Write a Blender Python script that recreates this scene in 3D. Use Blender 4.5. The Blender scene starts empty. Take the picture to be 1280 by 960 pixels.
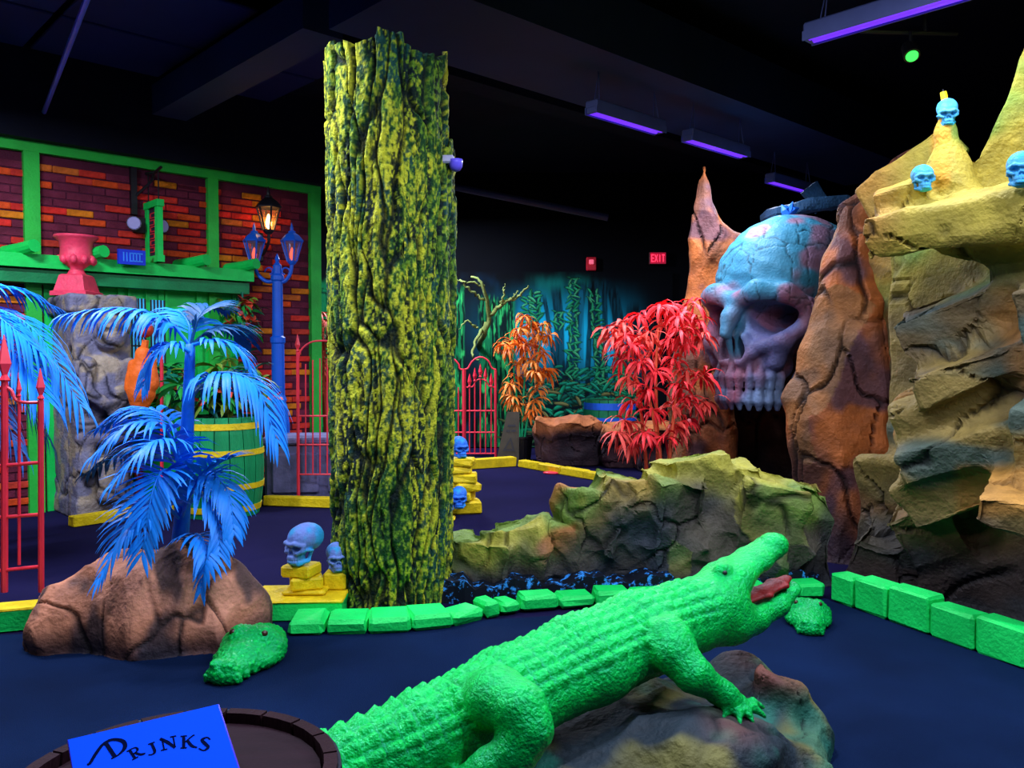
import bpy, bmesh, math, random
import numpy as np
from mathutils import Vector, Matrix

# ------------------------------------------------------------------ camera, light, exposure
FPX, CAMH, HOR = 1050.0, 1.55, 447.0
PITCH = math.atan((480.0 - HOR) / FPX)
scene = bpy.context.scene
col = scene.collection
cam_d = bpy.data.cameras.new('camera'); cam = bpy.data.objects.new('camera', cam_d)
col.objects.link(cam)
cam.location = (0, 0, CAMH); cam.rotation_euler = (math.pi / 2 - PITCH, 0, 0)
cam_d.sensor_width = 36.0; cam_d.lens = 36.0 * FPX / 1280.0; cam_d.clip_start = 0.05
scene.camera = cam
vs = scene.view_settings
vs.view_transform = 'Standard'; vs.look = 'None'; vs.exposure = 0.0; vs.gamma = 1.0
vs.use_curve_mapping = False
world = bpy.data.worlds.new('world'); scene.world = world; world.use_nodes = True
wb = world.node_tree.nodes['Background']
wb.inputs[0].default_value = (0.010, 0.016, 0.045, 1); wb.inputs[1].default_value = 0.6
UV_COL = (0.74, 0.80, 1.0)         # what the fluorescent paint gives back for the tubes' light
UV_POWER = 115.0                    # watts for each blacklight fixture
# blacklight fixtures, the room's own and added ones: centre, heading of the tube (degrees from +X), power factor
FIXTURES = [
    (1.0, 7.35, 3.60, 43, 0.85, 'violet blacklight tube fixture on ceiling left of the rock horn', 0.95),
    (2.0, 8.25, 3.60, 43, 0.6, 'violet blacklight tube fixture right above the rock horn', 1.0),
    (3.33, 10.1, 3.60, 43, 1.0, 'violet blacklight tube fixture right of the horn, above the giant skull', 0.97),
    (2.36, 4.98, 3.60, -47, 0.5, 'large violet blacklight strip hanging on wires at upper right', 1.35),
    (-1.62, 12.4, 3.95, 43, 3.2, 'added ceiling blacklight fixture for the mural, unseen behind the tree trunk', 1.3),  # added to brighten the mural, placed where the trunk covers it
    (-2.2, 4.6, 3.95, 43, 1.2, 'ceiling blacklight fixture above the fairway, outside the frame', 1.3),
    (-4.4, 5.6, 3.95, 43, 2.0, 'ceiling blacklight fixture near the brick wall, outside the frame', 1.3),
    (0.2, 3.0, 3.95, 43, 1.0, 'ceiling blacklight fixture above the crocodile, outside the frame', 1.3),
    (-1.6, 1.0, 3.95, -47, 0.6, 'ceiling blacklight fixture above the barrel, outside the frame', 1.3),
    (2.5, 2.7, 3.95, -47, 1.1, 'added ceiling blacklight fixture brightening the right cliff, unseen outside the frame', 1.3),  # unseen extra lamp, added for frontal light on cliff, crocodile and kerb
    (2.2, 0.8, 3.95, -47, 0.6, 'ceiling blacklight fixture behind the camera, outside the frame', 1.3),
]

# ------------------------------------------------------------------ helpers
rng = np.random.default_rng(7)
random.seed(7)
def ray(px, py):
    a, b = (px - 640.0) / FPX, (480.0 - py) / FPX
    c, s = math.cos(PITCH), math.sin(PITCH)
    return np.array([a, c + b * s, -s + b * c])
def P(px, py, Y):                                   # point on the pixel's ray at distance Y in front
    d = ray(px, py); return np.array([0, 0, CAMH]) + d * (Y / d[1])
def G(px, py, z=0.0):                               # where the pixel's ray meets the level z
    d = ray(px, py); return np.array([0, 0, CAMH]) + d * ((z - CAMH) / d[2])
def on_plane(px, py, p0, n):
    d = ray(px, py); o = np.array([0, 0, CAMH])
    return o + d * (np.dot(np.asarray(p0) - o, n) / np.dot(d, n))
def lin(h):
    h = h.lstrip('#'); r = []
    for i in (0, 2, 4):
        c = int(h[i:i + 2], 16) / 255.0
        r.append(c / 12.92 if c <= 0.04045 else ((c + 0.055) / 1.055) ** 2.4)
    return np.array(r)
def smooth(a, b, x):
    t = np.clip((x - a) / (b - a), 0, 1); return t * t * (3 - 2 * t)
def mixc(c0, c1, t):
    t = np.asarray(t)[..., None]; return c0 * (1 - t) + c1 * t

def hash_u(*ints, seed=0):
    h = np.full(ints[0].shape, (seed * 2654435761 + 374761393) & 0xffffffff, np.uint32)
    for k, i in enumerate(ints):
        h = h ^ (i.astype(np.int64).astype(np.uint32) * np.uint32([2654435761, 2246822519, 3266489917][k % 3]))
        h = (h ^ (h >> np.uint32(15))) * np.uint32(2246822519)
        h = (h ^ (h >> np.uint32(13))) * np.uint32(3266489917)
    return h ^ (h >> np.uint32(16))
def hash_f(*ints, seed=0):
    return hash_u(*ints, seed=seed).astype(np.float64) / 4294967295.0
def noise(Pn, seed=0):                              # value noise, any dimension, 0..1
    Pn = np.asarray(Pn, float); i0 = np.floor(Pn).astype(np.int64); f = Pn - i0
    f = f * f * (3 - 2 * f); d = Pn.shape[1]; out = np.zeros(len(Pn))
    for c in range(2 ** d):
        w = np.ones(len(Pn)); idx = []
        for k in range(d):
            b = (c >> k) & 1
            w *= f[:, k] if b else 1 - f[:, k]
            idx.append(i0[:, k] + b)
        out += w * hash_f(*idx, seed=seed)
    return out
def fbm(Pn, oct=4, seed=0):
    v, a, t = 0, 1.0, 0; Pn = np.asarray(Pn, float)
    for o in range(oct):
        v = v + a * noise(Pn * 2 ** o + 17.3 * o, seed + o); t += a; a *= 0.5
    return v / t
def worley(Pn, seed=0):
    Pn = np.asarray(Pn, float); d = Pn.shape[1]; i0 = np.floor(Pn).astype(np.int64)
    n = len(Pn); f1 = np.full(n, 9.0); f2 = np.full(n, 9.0)
    hid = np.zeros(n); vec = np.zeros((n, d)); gid = np.zeros((n, 3))
    for c in range(3 ** d):
        ids, q = [], c
        for k in range(d):
            ids.append(i0[:, k] + (q % 3) - 1); q //= 3
        ctr = np.stack([ids[k] + hash_f(*ids, seed=seed + 11 * k + 1) for k in range(d)], 1)
        df = Pn - ctr; dist = np.sqrt((df * df).sum(1))
        near = dist < f1
        f2 = np.where(near, f1, np.minimum(f2, dist))
        f1 = np.where(near, dist, f1)
        if near.any():
            hh = [a[near] for a in ids]
            hid[near] = hash_f(*hh, seed=seed + 91)
            vec[near] = df[near]
            gid[near] = np.stack([hash_f(*hh, seed=seed + 101 + k) for k in range(3)], 1) * 2 - 1
    return f1, f2, hid, vec, gid

def ridges(Pn, seed, tilt=0.5, off=0.35, bowl=0.5):    # flat faces meeting in sharp ridges: lowest of many tilted dishes
    Pn = np.asarray(Pn, float); i0 = np.floor(Pn).astype(np.int64); n = len(Pn)
    d1 = np.full(n, 9.0); d2 = np.full(n, 9.0); hid = np.zeros(n)
    for c in range(27):
        ids = [i0[:, 0] + c % 3 - 1, i0[:, 1] + (c // 3) % 3 - 1, i0[:, 2] + c // 9 - 1]
        df = Pn - np.stack([ids[k] + hash_f(*ids, seed=seed + 11 * k + 1) for k in range(3)], 1)
        h = hash_f(*ids, seed=seed + 91); g = np.stack([hash_f(*ids, seed=seed + 101 + k) for k in range(3)], 1) * 2 - 1
        v = tilt * (df * g).sum(1) + off * h + bowl * (df * df).sum(1)
        near = v < d1; d2 = np.where(near, d1, np.minimum(d2, v)); d1 = np.where(near, v, d1); hid = np.where(near, h, hid)
    return d1, d2 - d1, hid

# ---- implicit modelling: a sampled field meshed by surface nets
class Field:
    def __init__(s, lo, hi, h):
        s.lo = np.array(lo, float); s.h = h
        s.n = np.maximum(((np.array(hi) - s.lo) / h).astype(int) + 2, 4)
        s.F = np.full(s.n, 1.0, np.float32)
    def block(s, lo, hi, m):
        a = np.clip(((np.array(lo) - m - s.lo) / s.h).astype(int), 0, s.n)
        b = np.clip(((np.array(hi) + m - s.lo) / s.h).astype(int) + 2, 0, s.n)
        sl = tuple(slice(a[i], b[i]) for i in range(3))
        ax = [(np.arange(a[i], b[i]) * s.h + s.lo[i]).astype(np.float32) for i in range(3)]
        return sl, ax[0][:, None, None], ax[1][None, :, None], ax[2][None, None, :]
    def put(s, lo, hi, fn, k=0.03, op='u'):
        sl, X, Y, Z = s.block(lo, hi, k + 3 * s.h)
        if 0 in s.F[sl].shape: return
        d = fn(X, Y, Z); a = s.F[sl]
        if op == 'u':
            q = np.maximum(k - np.abs(a - d), 0) / k; s.F[sl] = np.minimum(a, d) - q * q * k * 0.25
        else:
            d = -d; q = np.maximum(k - np.abs(a - d), 0) / k; s.F[sl] = np.maximum(a, d) + q * q * k * 0.25
    def ell(s, c, r, R=None, k=0.03, op='u'):      # ellipsoid
        c = np.array(c, float); r = np.array(r, float); R = np.eye(3) if R is None else np.array(R)
        e = np.sqrt(((R * r[None, :]) ** 2).sum(1))
        def fn(X, Y, Z):
            q = [(X - c[0]) * R[0, i] + (Y - c[1]) * R[1, i] + (Z - c[2]) * R[2, i] for i in range(3)]
            k0 = np.sqrt(sum((q[i] / r[i]) ** 2 for i in range(3))); k1 = np.sqrt(sum((q[i] / r[i] ** 2) ** 2 for i in range(3)))
            return k0 * (k0 - 1) / np.maximum(k1, 1e-6)
        s.put(c - e, c + e, fn, k, op)
    def cap(s, a, b, ra, rb, k=0.03, op='u'):      # tapered capsule
        a = np.array(a, float); b = np.array(b, float); ab = b - a; L2 = max((ab * ab).sum(), 1e-9); m = max(ra, rb)
        def fn(X, Y, Z):
            t = np.clip(((X - a[0]) * ab[0] + (Y - a[1]) * ab[1] + (Z - a[2]) * ab[2]) / L2, 0, 1)
            return np.sqrt((X - a[0] - t * ab[0]) ** 2 + (Y - a[1] - t * ab[1]) ** 2 + (Z - a[2] - t * ab[2]) ** 2) - (ra + (rb - ra) * t)
        s.put(np.minimum(a, b) - m, np.maximum(a, b) + m, fn, k, op)
    def chain(s, pts, rad, k=0.03, op='u'):
        for i in range(len(pts) - 1): s.cap(pts[i], pts[i + 1], rad[i], rad[i + 1], k, op)
    def box(s, c, r, R=None, rnd=0.05, k=0.03, op='u'):
        c = np.array(c, float); r = np.array(r, float) - rnd; R = np.eye(3) if R is None else np.array(R)
        e = np.abs(R) @ (r + rnd)
        def fn(X, Y, Z):
            q = [np.abs((X - c[0]) * R[0, i] + (Y - c[1]) * R[1, i] + (Z - c[2]) * R[2, i]) - r[i] for i in range(3)]
            o = np.sqrt(sum(np.maximum(x, 0) ** 2 for x in q))
            return o + np.minimum(np.maximum(np.maximum(q[0], q[1]), q[2]), 0) - rnd
        s.put(c - e, c + e, fn, k, op)
    def sweep(s, pts, W, H, ups, k=0.03, op='u'):  # chain of elliptical sections
        pts = np.array(pts, float)
        for i in range(len(pts) - 1):
            a, b = pts[i], pts[i + 1]; d = b - a; L = np.linalg.norm(d); d = d / L
            u = np.array(ups[i], float); u = u - d * (u @ d); u /= np.linalg.norm(u); sd = np.cross(d, u)
            w0, w1, h0, h1 = W[i], W[i + 1], H[i], H[i + 1]; m = max(w0, w1, h0, h1)
            def fn(X, Y, Z):
                x, y, z = X - a[0], Y - a[1], Z - a[2]
                l = x * d[0] + y * d[1] + z * d[2]; t = np.clip(l / L, 0, 1)
                da = l - t * L; du = x * u[0] + y * u[1] + z * u[2]; ds = x * sd[0] + y * sd[1] + z * sd[2]
                w = w0 + (w1 - w0) * t; h = h0 + (h1 - h0) * t; mn = np.minimum(w, h)
                return (np.sqrt((ds / w) ** 2 + (du / h) ** 2 + (da / mn) ** 2) - 1) * mn
            s.put(np.minimum(a, b) - m, np.maximum(a, b) + m, fn, k, op)
    def floor_cut(s, z):                            # nothing below a level
        zz = (np.arange(s.n[2]) * s.h + s.lo[2]).astype(np.float32)[None, None, :]
        s.F = np.maximum(s.F, z - zz)
    def mesh(s):
        F = s.F
        for ax in range(3):                         # close at the borders
            sl = [slice(None)] * 3
            for e in (0, -1):
                sl[ax] = e; F[tuple(sl)] = np.maximum(F[tuple(sl)], 0.5 * s.h)
        ins = F < 0; c = ins.astype(np.int8)
        cnt = sum(c[i:s.n[0] - 1 + i, j:s.n[1] - 1 + j, k:s.n[2] - 1 + k] for i in (0, 1) for j in (0, 1) for k in (0, 1))
        act = (cnt > 0) & (cnt < 8); idx = np.full(act.shape, -1, np.int64); I = np.argwhere(act); idx[act] = np.arange(len(I))
        offs = [(i, j, k) for i in (0, 1) for j in (0, 1) for k in (0, 1)]
        v = [F[I[:, 0] + o[0], I[:, 1] + o[1], I[:, 2] + o[2]] for o in offs]
        acc = np.zeros((len(I), 3)); num = np.zeros(len(I))
        for a in range(8):
            for b in range(a + 1, 8):
                df = np.array(offs[b]) - np.array(offs[a])
                if np.abs(df).sum() != 1: continue
                m = (v[a] < 0) != (v[b] < 0)
                t = np.where(m, v[a] / np.where(m, v[a] - v[b], 1), 0)
                acc += np.where(m[:, None], np.array(offs[a]) + t[:, None] * df, 0); num += m
        V = (I + acc / num[:, None]) * s.h + s.lo
        Fs = []
        for ax in range(3):
            sa = [slice(None)] * 3; sb = [slice(None)] * 3; sa[ax] = slice(0, -1); sb[ax] = slice(1, None)
            A = ins[tuple(sa)]; ch = A != ins[tuple(sb)]
            o1, o2 = (ax + 1) % 3, (ax + 2) % 3
            E = np.argwhere(ch); E = E[(E[:, o1] > 0) & (E[:, o2] > 0) & (E[:, o1] < s.n[o1] - 1) & (E[:, o2] < s.n[o2] - 1)]
            flip = A[E[:, 0], E[:, 1], E[:, 2]]
            def cell(d1, d2):
                q = E.copy(); q[:, o1] += d1; q[:, o2] += d2; return idx[q[:, 0], q[:, 1], q[:, 2]]
            Q = np.stack([cell(-1, -1), cell(0, -1), cell(0, 0), cell(-1, 0)], 1)
            Q[~flip] = Q[~flip][:, ::-1]; Fs.append(Q)
        Q = np.concatenate(Fs); return V, Q[(Q >= 0).all(1)]
def vnormals(V, Q):
    Q = np.asarray(Q); n = np.cross(V[Q[:, 2]] - V[Q[:, 0]], V[Q[:, 3]] - V[Q[:, 1]])
    N = np.zeros_like(V)
    for i in range(4): np.add.at(N, Q[:, i], n)
    return N / np.maximum(np.linalg.norm(N, axis=1, keepdims=True), 1e-9)
def relax(V, Q, it=1, f=0.5):
    Q = np.asarray(Q)
    for _ in range(it):
        S = np.zeros_like(V); c = np.zeros(len(V))
        for i in range(4):
            np.add.at(S, Q[:, i], V[Q[:, (i + 1) % 4]]); np.add.at(c, Q[:, i], 1)
            np.add.at(S, Q[:, i], V[Q[:, (i + 3) % 4]]); np.add.at(c, Q[:, i], 1)
        V = V * (1 - f) + f * S / np.maximum(c, 1)[:, None]
    return V

# ---- plain meshes
def box_vf(c, s, R=None):
    c = np.array(c, float); s = np.array(s, float) / 2; R = np.eye(3) if R is None else np.array(R)
    v = [c + R @ (s * np.array(o)) for o in ((-1,-1,-1),(1,-1,-1),(1,1,-1),(-1,1,-1),(-1,-1,1),(1,-1,1),(1,1,1),(-1,1,1))]
    return v, [(0,3,2,1),(4,5,6,7),(0,1,5,4),(1,2,6,5),(2,3,7,6),(3,0,4,7)]
def bev_vf(c, s, R=None, b=0.01):                    # chamfered box
    bm = bmesh.new(); bmesh.ops.create_cube(bm, size=1.0)
    for v in bm.verts: v.co = Vector((v.co.x * s[0], v.co.y * s[1], v.co.z * s[2]))
    bmesh.ops.bevel(bm, geom=list(bm.edges), offset=b, segments=1, affect='EDGES')
    bm.verts.index_update(); R = np.eye(3) if R is None else np.array(R); c = np.array(c, float)
    v = [c + R @ np.array(x.co) for x in bm.verts]; f = [tuple(q.index for q in p.verts) for p in bm.faces]
    bm.free(); return v, f
def tube_vf(pts, rad, n=8, caps=True):
    pts = np.array(pts, float); m = len(pts)
    rad = np.full(m, rad) if np.isscalar(rad) else np.array(rad, float)
    T = np.gradient(pts, axis=0); T /= np.maximum(np.linalg.norm(T, axis=1, keepdims=True), 1e-9)
    u = np.cross(T[0], [0, 0, 1.0]); u = u if np.linalg.norm(u) > 1e-3 else np.array([1.0, 0, 0]); u /= np.linalg.norm(u)
    V, F = [], []
    for i in range(m):
        u = u - T[i] * (u @ T[i]); u /= np.linalg.norm(u); w = np.cross(T[i], u)
        for k in range(n):
            a = 2 * math.pi * k / n; V.append(pts[i] + rad[i] * (math.cos(a) * u + math.sin(a) * w))
    for i in range(m - 1):
        for k in range(n):
            F.append((i * n + k, i * n + (k + 1) % n, (i + 1) * n + (k + 1) % n, (i + 1) * n + k))
    if caps: F.append(tuple(range(n - 1, -1, -1))); F.append(tuple((m - 1) * n + k for k in range(n)))
    return V, F
def lathe_vf(prof, n=24, c=(0, 0, 0), sq=False):
    V, F = [], []; c = np.array(c, float)
    for r, z in prof:
        for k in range(n):
            a = 2 * math.pi * (k + (0.5 if sq else 0)) / n; V.append(c + np.array([r * math.cos(a), r * math.sin(a), z]))
    for i in range(len(prof) - 1):
        for k in range(n): F.append((i * n + k, i * n + (k + 1) % n, (i + 1) * n + (k + 1) % n, (i + 1) * n + k))
    F.append(tuple(range(n - 1, -1, -1))); F.append(tuple((len(prof) - 1) * n + k for k in range(n)))
    return V, F
def join(*vfs):
    V, F = [], []
    for v, f in vfs:
        o = len(V); V += list(v); F += [tuple(i + o for i in q) for q in f]
    return V, F
def rotz(a): c, s = math.cos(a), math.sin(a); return np.array([[c, -s, 0], [s, c, 0], [0, 0, 1.0]])
def rotx(a): c, s = math.cos(a), math.sin(a); return np.array([[1.0, 0, 0], [0, c, -s], [0, s, c]])
def roty(a): c, s = math.cos(a), math.sin(a); return np.array([[c, 0, s], [0, 1.0, 0], [-s, 0, c]])

WLOC = {}
def wl(o): return WLOC.get(o.name, np.zeros(3)) if o else np.zeros(3)
def mesh_data(name, V, F, mat, smooth_=False, colr=None):
    me = bpy.data.meshes.new(name)
    me.from_pydata(np.asarray(V, float).tolist(), [], F.tolist() if isinstance(F, np.ndarray) else F)
    if colr is not None:
        at = me.color_attributes.new('Col', 'FLOAT_COLOR', 'POINT')
        c4 = np.ones((len(V), 4)); c4[:, :3] = colr; at.data.foreach_set('color', c4.ravel())
    if mat: me.materials.append(mat)
    if smooth_: me.polygons.foreach_set('use_smooth', [True] * len(me.polygons))
    me.update(); return me
def mk(name, V, F, mat, parent=None, sm=False, colr=None, label=None, cat=None, group=None, kind=None, org=None):
    V = np.asarray(V, float)
    if mat is MT['rock'] and colr is not None: colr = colr * 0.9
    if org is None: org = wl(parent) if parent else np.array([*(V[:, :2].mean(0)), V[:, 2].min()])
    org = np.asarray(org, float)
    o = bpy.data.objects.new(name, mesh_data(name, V - org, F, mat, sm, colr)); col.objects.link(o)
    if parent: o.parent = parent; o.location = org - wl(parent)
    else: o.location = org
    WLOC[o.name] = org; tag(o, label, cat, group, kind); return o
def tag(o, label=None, cat=None, group=None, kind=None):
    if label: o['label'] = label
    if cat: o['category'] = cat
    if group: o['group'] = group
    if kind: o['kind'] = kind
    return o
def thing(name, loc, label, cat, group=None, kind=None):
    o = bpy.data.objects.new(name, None); col.objects.link(o); o.location = loc; o.empty_display_size = 0.1
    WLOC[o.name] = np.array(loc, float); return tag(o, label, cat, group, kind)
def inst(name, me, loc, parent=None, rot=None, scale=1.0, **kw):   # object on shared mesh data
    o = bpy.data.objects.new(name, me); col.objects.link(o)
    loc = np.array(loc, float)
    if parent: o.parent = parent
    o.location = loc - wl(parent)
    if rot is not None: o.rotation_euler = Matrix(np.array(rot).tolist()).to_euler()
    o.scale = (scale,) * 3 if np.isscalar(scale) else scale
    WLOC[o.name] = loc; return tag(o, **kw)

# ---- materials
def M(name, hexc='#808080', rough=0.6, spec=0.3, var=0.25, vscale=6.0, bump=0.0, bscale=60.0, attr=False, metal=0.0, stretch=(1, 1, 1), dark=None, tint=None):
    m = bpy.data.materials.new(name); m.use_nodes = True; nt = m.node_tree; N = nt.nodes; L = nt.links
    bs = N['Principled BSDF']; bs.inputs['Roughness'].default_value = rough; bs.inputs['Specular IOR Level'].default_value = spec
    bs.inputs['Metallic'].default_value = metal
    if tint: bs.inputs['Specular Tint'].default_value = (*tint, 1)
    tc = N.new('ShaderNodeTexCoord'); mp = N.new('ShaderNodeMapping'); mp.inputs['Scale'].default_value = stretch
    L.new(tc.outputs['Object'], mp.inputs[0])
    nz = N.new('ShaderNodeTexNoise'); nz.inputs['Scale'].default_value = vscale; nz.inputs['Detail'].default_value = 5
    L.new(mp.outputs[0], nz.inputs['Vector'])
    mx = N.new('ShaderNodeMix'); mx.data_type = 'RGBA'; mx.blend_type = 'MULTIPLY'; mx.inputs['Factor'].default_value = 1.0
    rp = N.new('ShaderNodeValToRGB'); e = rp.color_ramp.elements
    e[0].position = 0.3; e[1].position = 0.7; v = 1 - var
    dk = lin(dark) if dark else None
    e[0].color = (v, v, v, 1); e[1].color = (1, 1, 1, 1)
    L.new(nz.outputs['Fac'], rp.inputs[0])
    if attr:
        at = N.new('ShaderNodeAttribute'); at.attribute_name = 'Col'; L.new(at.outputs['Color'], mx.inputs['A'])
    else:
        mx.inputs['A'].default_value = (*lin(hexc), 1)
    if dk is not None:
        mx.blend_type = 'MIX'; e[0].color = (0, 0, 0, 1); e[1].color = (1, 1, 1, 1)
        mx.inputs['A'].default_value = (*dk, 1); mx.inputs['B'].default_value = (*lin(hexc), 1); L.new(rp.outputs[0], mx.inputs['Factor'])
    else: L.new(rp.outputs[0], mx.inputs['B'])
    L.new(mx.outputs['Result'], bs.inputs['Base Color'])
    if bump:
        nb = N.new('ShaderNodeTexNoise'); nb.inputs['Scale'].default_value = bscale; nb.inputs['Detail'].default_value = 4
        L.new(mp.outputs[0], nb.inputs['Vector'])
        bp = N.new('ShaderNodeBump'); bp.inputs['Strength'].default_value = bump; bp.inputs['Distance'].default_value = 0.02
        L.new(nb.outputs['Fac'], bp.inputs['Height']); L.new(bp.outputs[0], bs.inputs['Normal'])
    return m
def emit(name, rgb, strength):
    m = bpy.data.materials.new(name); m.use_nodes = True; bs = m.node_tree.nodes['Principled BSDF']
    bs.inputs['Base Color'].default_value = (*rgb, 1); bs.inputs['Emission Color'].default_value = (*rgb, 1)
    bs.inputs['Emission Strength'].default_value = strength; return m
def glass(name, rgb, alpha=0.35):
    m = bpy.data.materials.new(name); m.use_nodes = True; bs = m.node_tree.nodes['Principled BSDF']
    bs.inputs['Base Color'].default_value = (*rgb, 1); bs.inputs['Roughness'].default_value = 0.12
    bs.inputs['Alpha'].default_value = alpha; return m
MT = dict(
    black=M('black_paint', '#0b1024', 0.75, 0.2, 0.5, 1.2, 0.25, 9),
    blackwall=M('black_wall_paint', '#05070e', 0.85, 0.1, 0.4, 1.2, 0.2, 9),
    carpet=M('navy_carpet', '#0b1f42', 0.95, 0.05, 0.45, 1.3, 0.5, 300),
    carpet2=M('purple_carpet', '#1b1840', 0.95, 0.05, 0.35, 1.0, 0.5, 300),
    green=M('green_paint', '#10dc5a', 0.5, 0.3, 0.22, 7, 0.15, 60),
    kgreen=M('kerb_green', '#0ee060', 0.55, 0.3, 0.18, 9, 0.35, 50),
    yellow=M('kerb_yellow', '#f0cf10', 0.55, 0.3, 0.3, 14, 0.4, 45, dark=None),
    dgreen=M('dark_green_paint', '#0a8a4c', 0.5, 0.3, 0.35, 5, 0.2, 40),
    red=M('red_metal', '#f0354a', 0.4, 0.4, 0.15, 6),
    pink=M('pink_paint', '#ff4668', 0.5, 0.4, 0.25, 12, 0.25, 40),
    blue=M('blue_palm', '#1690ff', 0.5, 0.3, 0.2, 4),
    bluestem=M('blue_stem', '#0a78f0', 0.5, 0.3, 0.15, 8, 0.3, 30),
    bluemetal=M('blue_metal', '#1262e0', 0.4, 0.4, 0.15, 6),
    iron=M('black_iron', '#14101a', 0.5, 0.5, 0.2),
    rock=M('painted_rock', attr=True, rough=0.7, spec=0.25, var=0.4, vscale=9, bump=0.6, bscale=35),
    bark=M('painted_bark', attr=True, rough=0.75, spec=0.2, var=0.35, vscale=45, bump=0.7, bscale=70),
    croc=M('crocodile_skin', attr=True, rough=0.34, spec=0.6, var=0.25, vscale=10, bump=0.65, bscale=85, tint=(0.15, 0.5, 1.0)),
    skullp=M('skull_paint', attr=True, rough=0.6, spec=0.3, var=0.2, vscale=14, bump=0.4, bscale=45),
    mural=M('mural_paint', attr=True, rough=0.8, spec=0.1, var=0.1, vscale=3),
    stone=M('carved_stone', attr=True, rough=0.85, spec=0.15, var=0.35, vscale=14, bump=0.6, bscale=40),
    mortar=M('brick_mortar', '#5c2238', 0.85, 0.15, 0.4, 2.5, 0.3, 60),
    steel=M('grey_metal', '#5a64a0', 0.4, 0.5, 0.2, metal=0.2),
    uv=emit('violet_tube', (0.16, 0.03, 1.0), 1.1),
)
# ------------------------------------------------------------------ the room
U = np.array([math.sin(math.radians(47)), math.cos(math.radians(47)), 0]); VV = np.array([-U[1], U[0], 0])
ROT_U = np.stack([U, VV, np.array([0, 0, 1.0])], 1)          # columns: along the brick wall, into it, up
CEIL = 4.7
def slab(name, lo, hi, mat, **kw):
    lo, hi = np.array(lo, float), np.array(hi, float)
    v, f = box_vf((lo + hi) / 2, hi - lo); return mk(name, v, f, mat, kind='structure', **kw)
slab('floor', (-9, -5, -0.1), (9, 14.6, 0), MT['carpet2'])
slab('ceiling', (-9, -5, CEIL), (9, 14.6, CEIL + 0.1), MT['black'])
slab('wall_back', (-9, 14.4, 0), (9, 14.6, CEIL), MT['blackwall'])
slab('wall_right', (7.2, -5, 0), (7.4, 14.6, CEIL), MT['blackwall'])
slab('wall_left', (-9, -5, 0), (-8.8, 14.6, CEIL), MT['blackwall'])
slab('wall_front', (-9, -5, 0), (9, -4.8, CEIL), MT['blackwall'])
# the fairway carpet in front of the kerbs
fw = [G(-700, 815), G(0, 796), G(350, 776), G(560, 780), G(1032, 750), G(1280, 838), (3.3, 2.2, 0), (3.6, -1.5, 0), (-3.6, -1.5, 0)]
n = len(fw); V = [(p[0], p[1], 0.002) for p in fw] + [(p[0], p[1], 0.010) for p in fw]
mk('floor_fairway', V, [tuple(range(n - 1, -1, -1)), tuple(range(n, 2 * n))] + [(i, (i + 1) % n, n + (i + 1) % n, n + i) for i in range(n)], MT['carpet'], kind='structure')

# ---- brick facade at the left
WA = np.array([-2.5, 10.5, 0.0])                              # its right-hand foot
def wpt(s, z, out=0.0): return WA - U * s - VV * out + np.array([0, 0, z])     # s metres to the left, out towards the room
def wsz(px, py):
    p = on_plane(px, py, WA, VV); return float((WA - p) @ U), float(p[2])
WL_, WH = 6.2, wsz(389, 238)[1]
def wbox(s0, s1, z0, z1, o0, o1):
    return box_vf(wpt((s0 + s1) / 2, (z0 + z1) / 2, (o0 + o1) / 2), (abs(s1 - s0), abs(o1 - o0), abs(z1 - z0)), ROT_U)
v, f = wbox(0, WL_, 0, WH, -0.15, 0)
brickwall = mk('wall_brick', v, f, MT['mortar'], kind='structure', label='dark maroon facade with painted orange bricks and green timber framing')
beam_z = wsz(150, 341)[1]; beam_s0 = wsz(303, 352)[0]
bl, bh, pitch_z = 0.235, 0.066, 0.083
bm_cols = [('#f0521c', 3), ('#e8382a', 4), ('#f58a1a', 2.2), ('#d8402e', 2), ('#e8742a', 1.5), ('#f03028', 2)]
bmats = [M('brick_%d' % i, h, 0.7, 0.2, 0.45, 18, 0.4, 60) for i, (h, w) in enumerate(bm_cols)]
wts = np.array([w for h, w in bm_cols]); wts = wts / wts.sum()
dull = M('brick_maroon', '#7c2c44', 0.8, 0.15, 0.5, 6, 0.4, 60)
bme = []
for m_ in bmats:
    v, f = bev_vf((0, 0, 0), (bl, 0.024, bh), None, 0.006); bme.append(mesh_data('brick', v, f, m_))
dv, df = [], []; nb = 0
for r in range(int(WH / pitch_z)):
    z = (r + 0.5) * pitch_z
    for c in range(int(WL_ / 0.25) + 1):
        s = 0.16 + c * 0.25 + (0.125 if r % 2 else 0)
        if s > 4.6: continue
        if beam_s0 + 0.05 < s < wsz(56, 500)[0] and z < beam_z + 0.05: continue
        if s > 3.9 and z < 1.0: continue
        if z > WH - 0.12: continue
        # sprayed bricks come in streaks
        q = fbm(np.array([[s * 1.1, z * 2.3]]), 2, 5)[0]
        if rng.random() < 0.34 + 0.8 * max(0, q - 0.36) and nb < 300:
            k = rng.choice(len(bmats), p=wts)
            inst('brick', bme[k], wpt(s, z, 0.006 + rng.random() * 0.006), brickwall, ROT_U @ roty((rng.random() - 0.5) * 0.03), (1 + rng.random() * 0.12, 1, 1)); nb += 1
        else:
            a, b = box_vf(wpt(s, z, 0.002), (bl, 0.012, bh), ROT_U); o = len(dv); dv += a; df += [tuple(i + o for i in q_) for q_ in b]
mk('dull_bricks', dv, df, dull, brickwall, kind='stuff')
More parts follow.
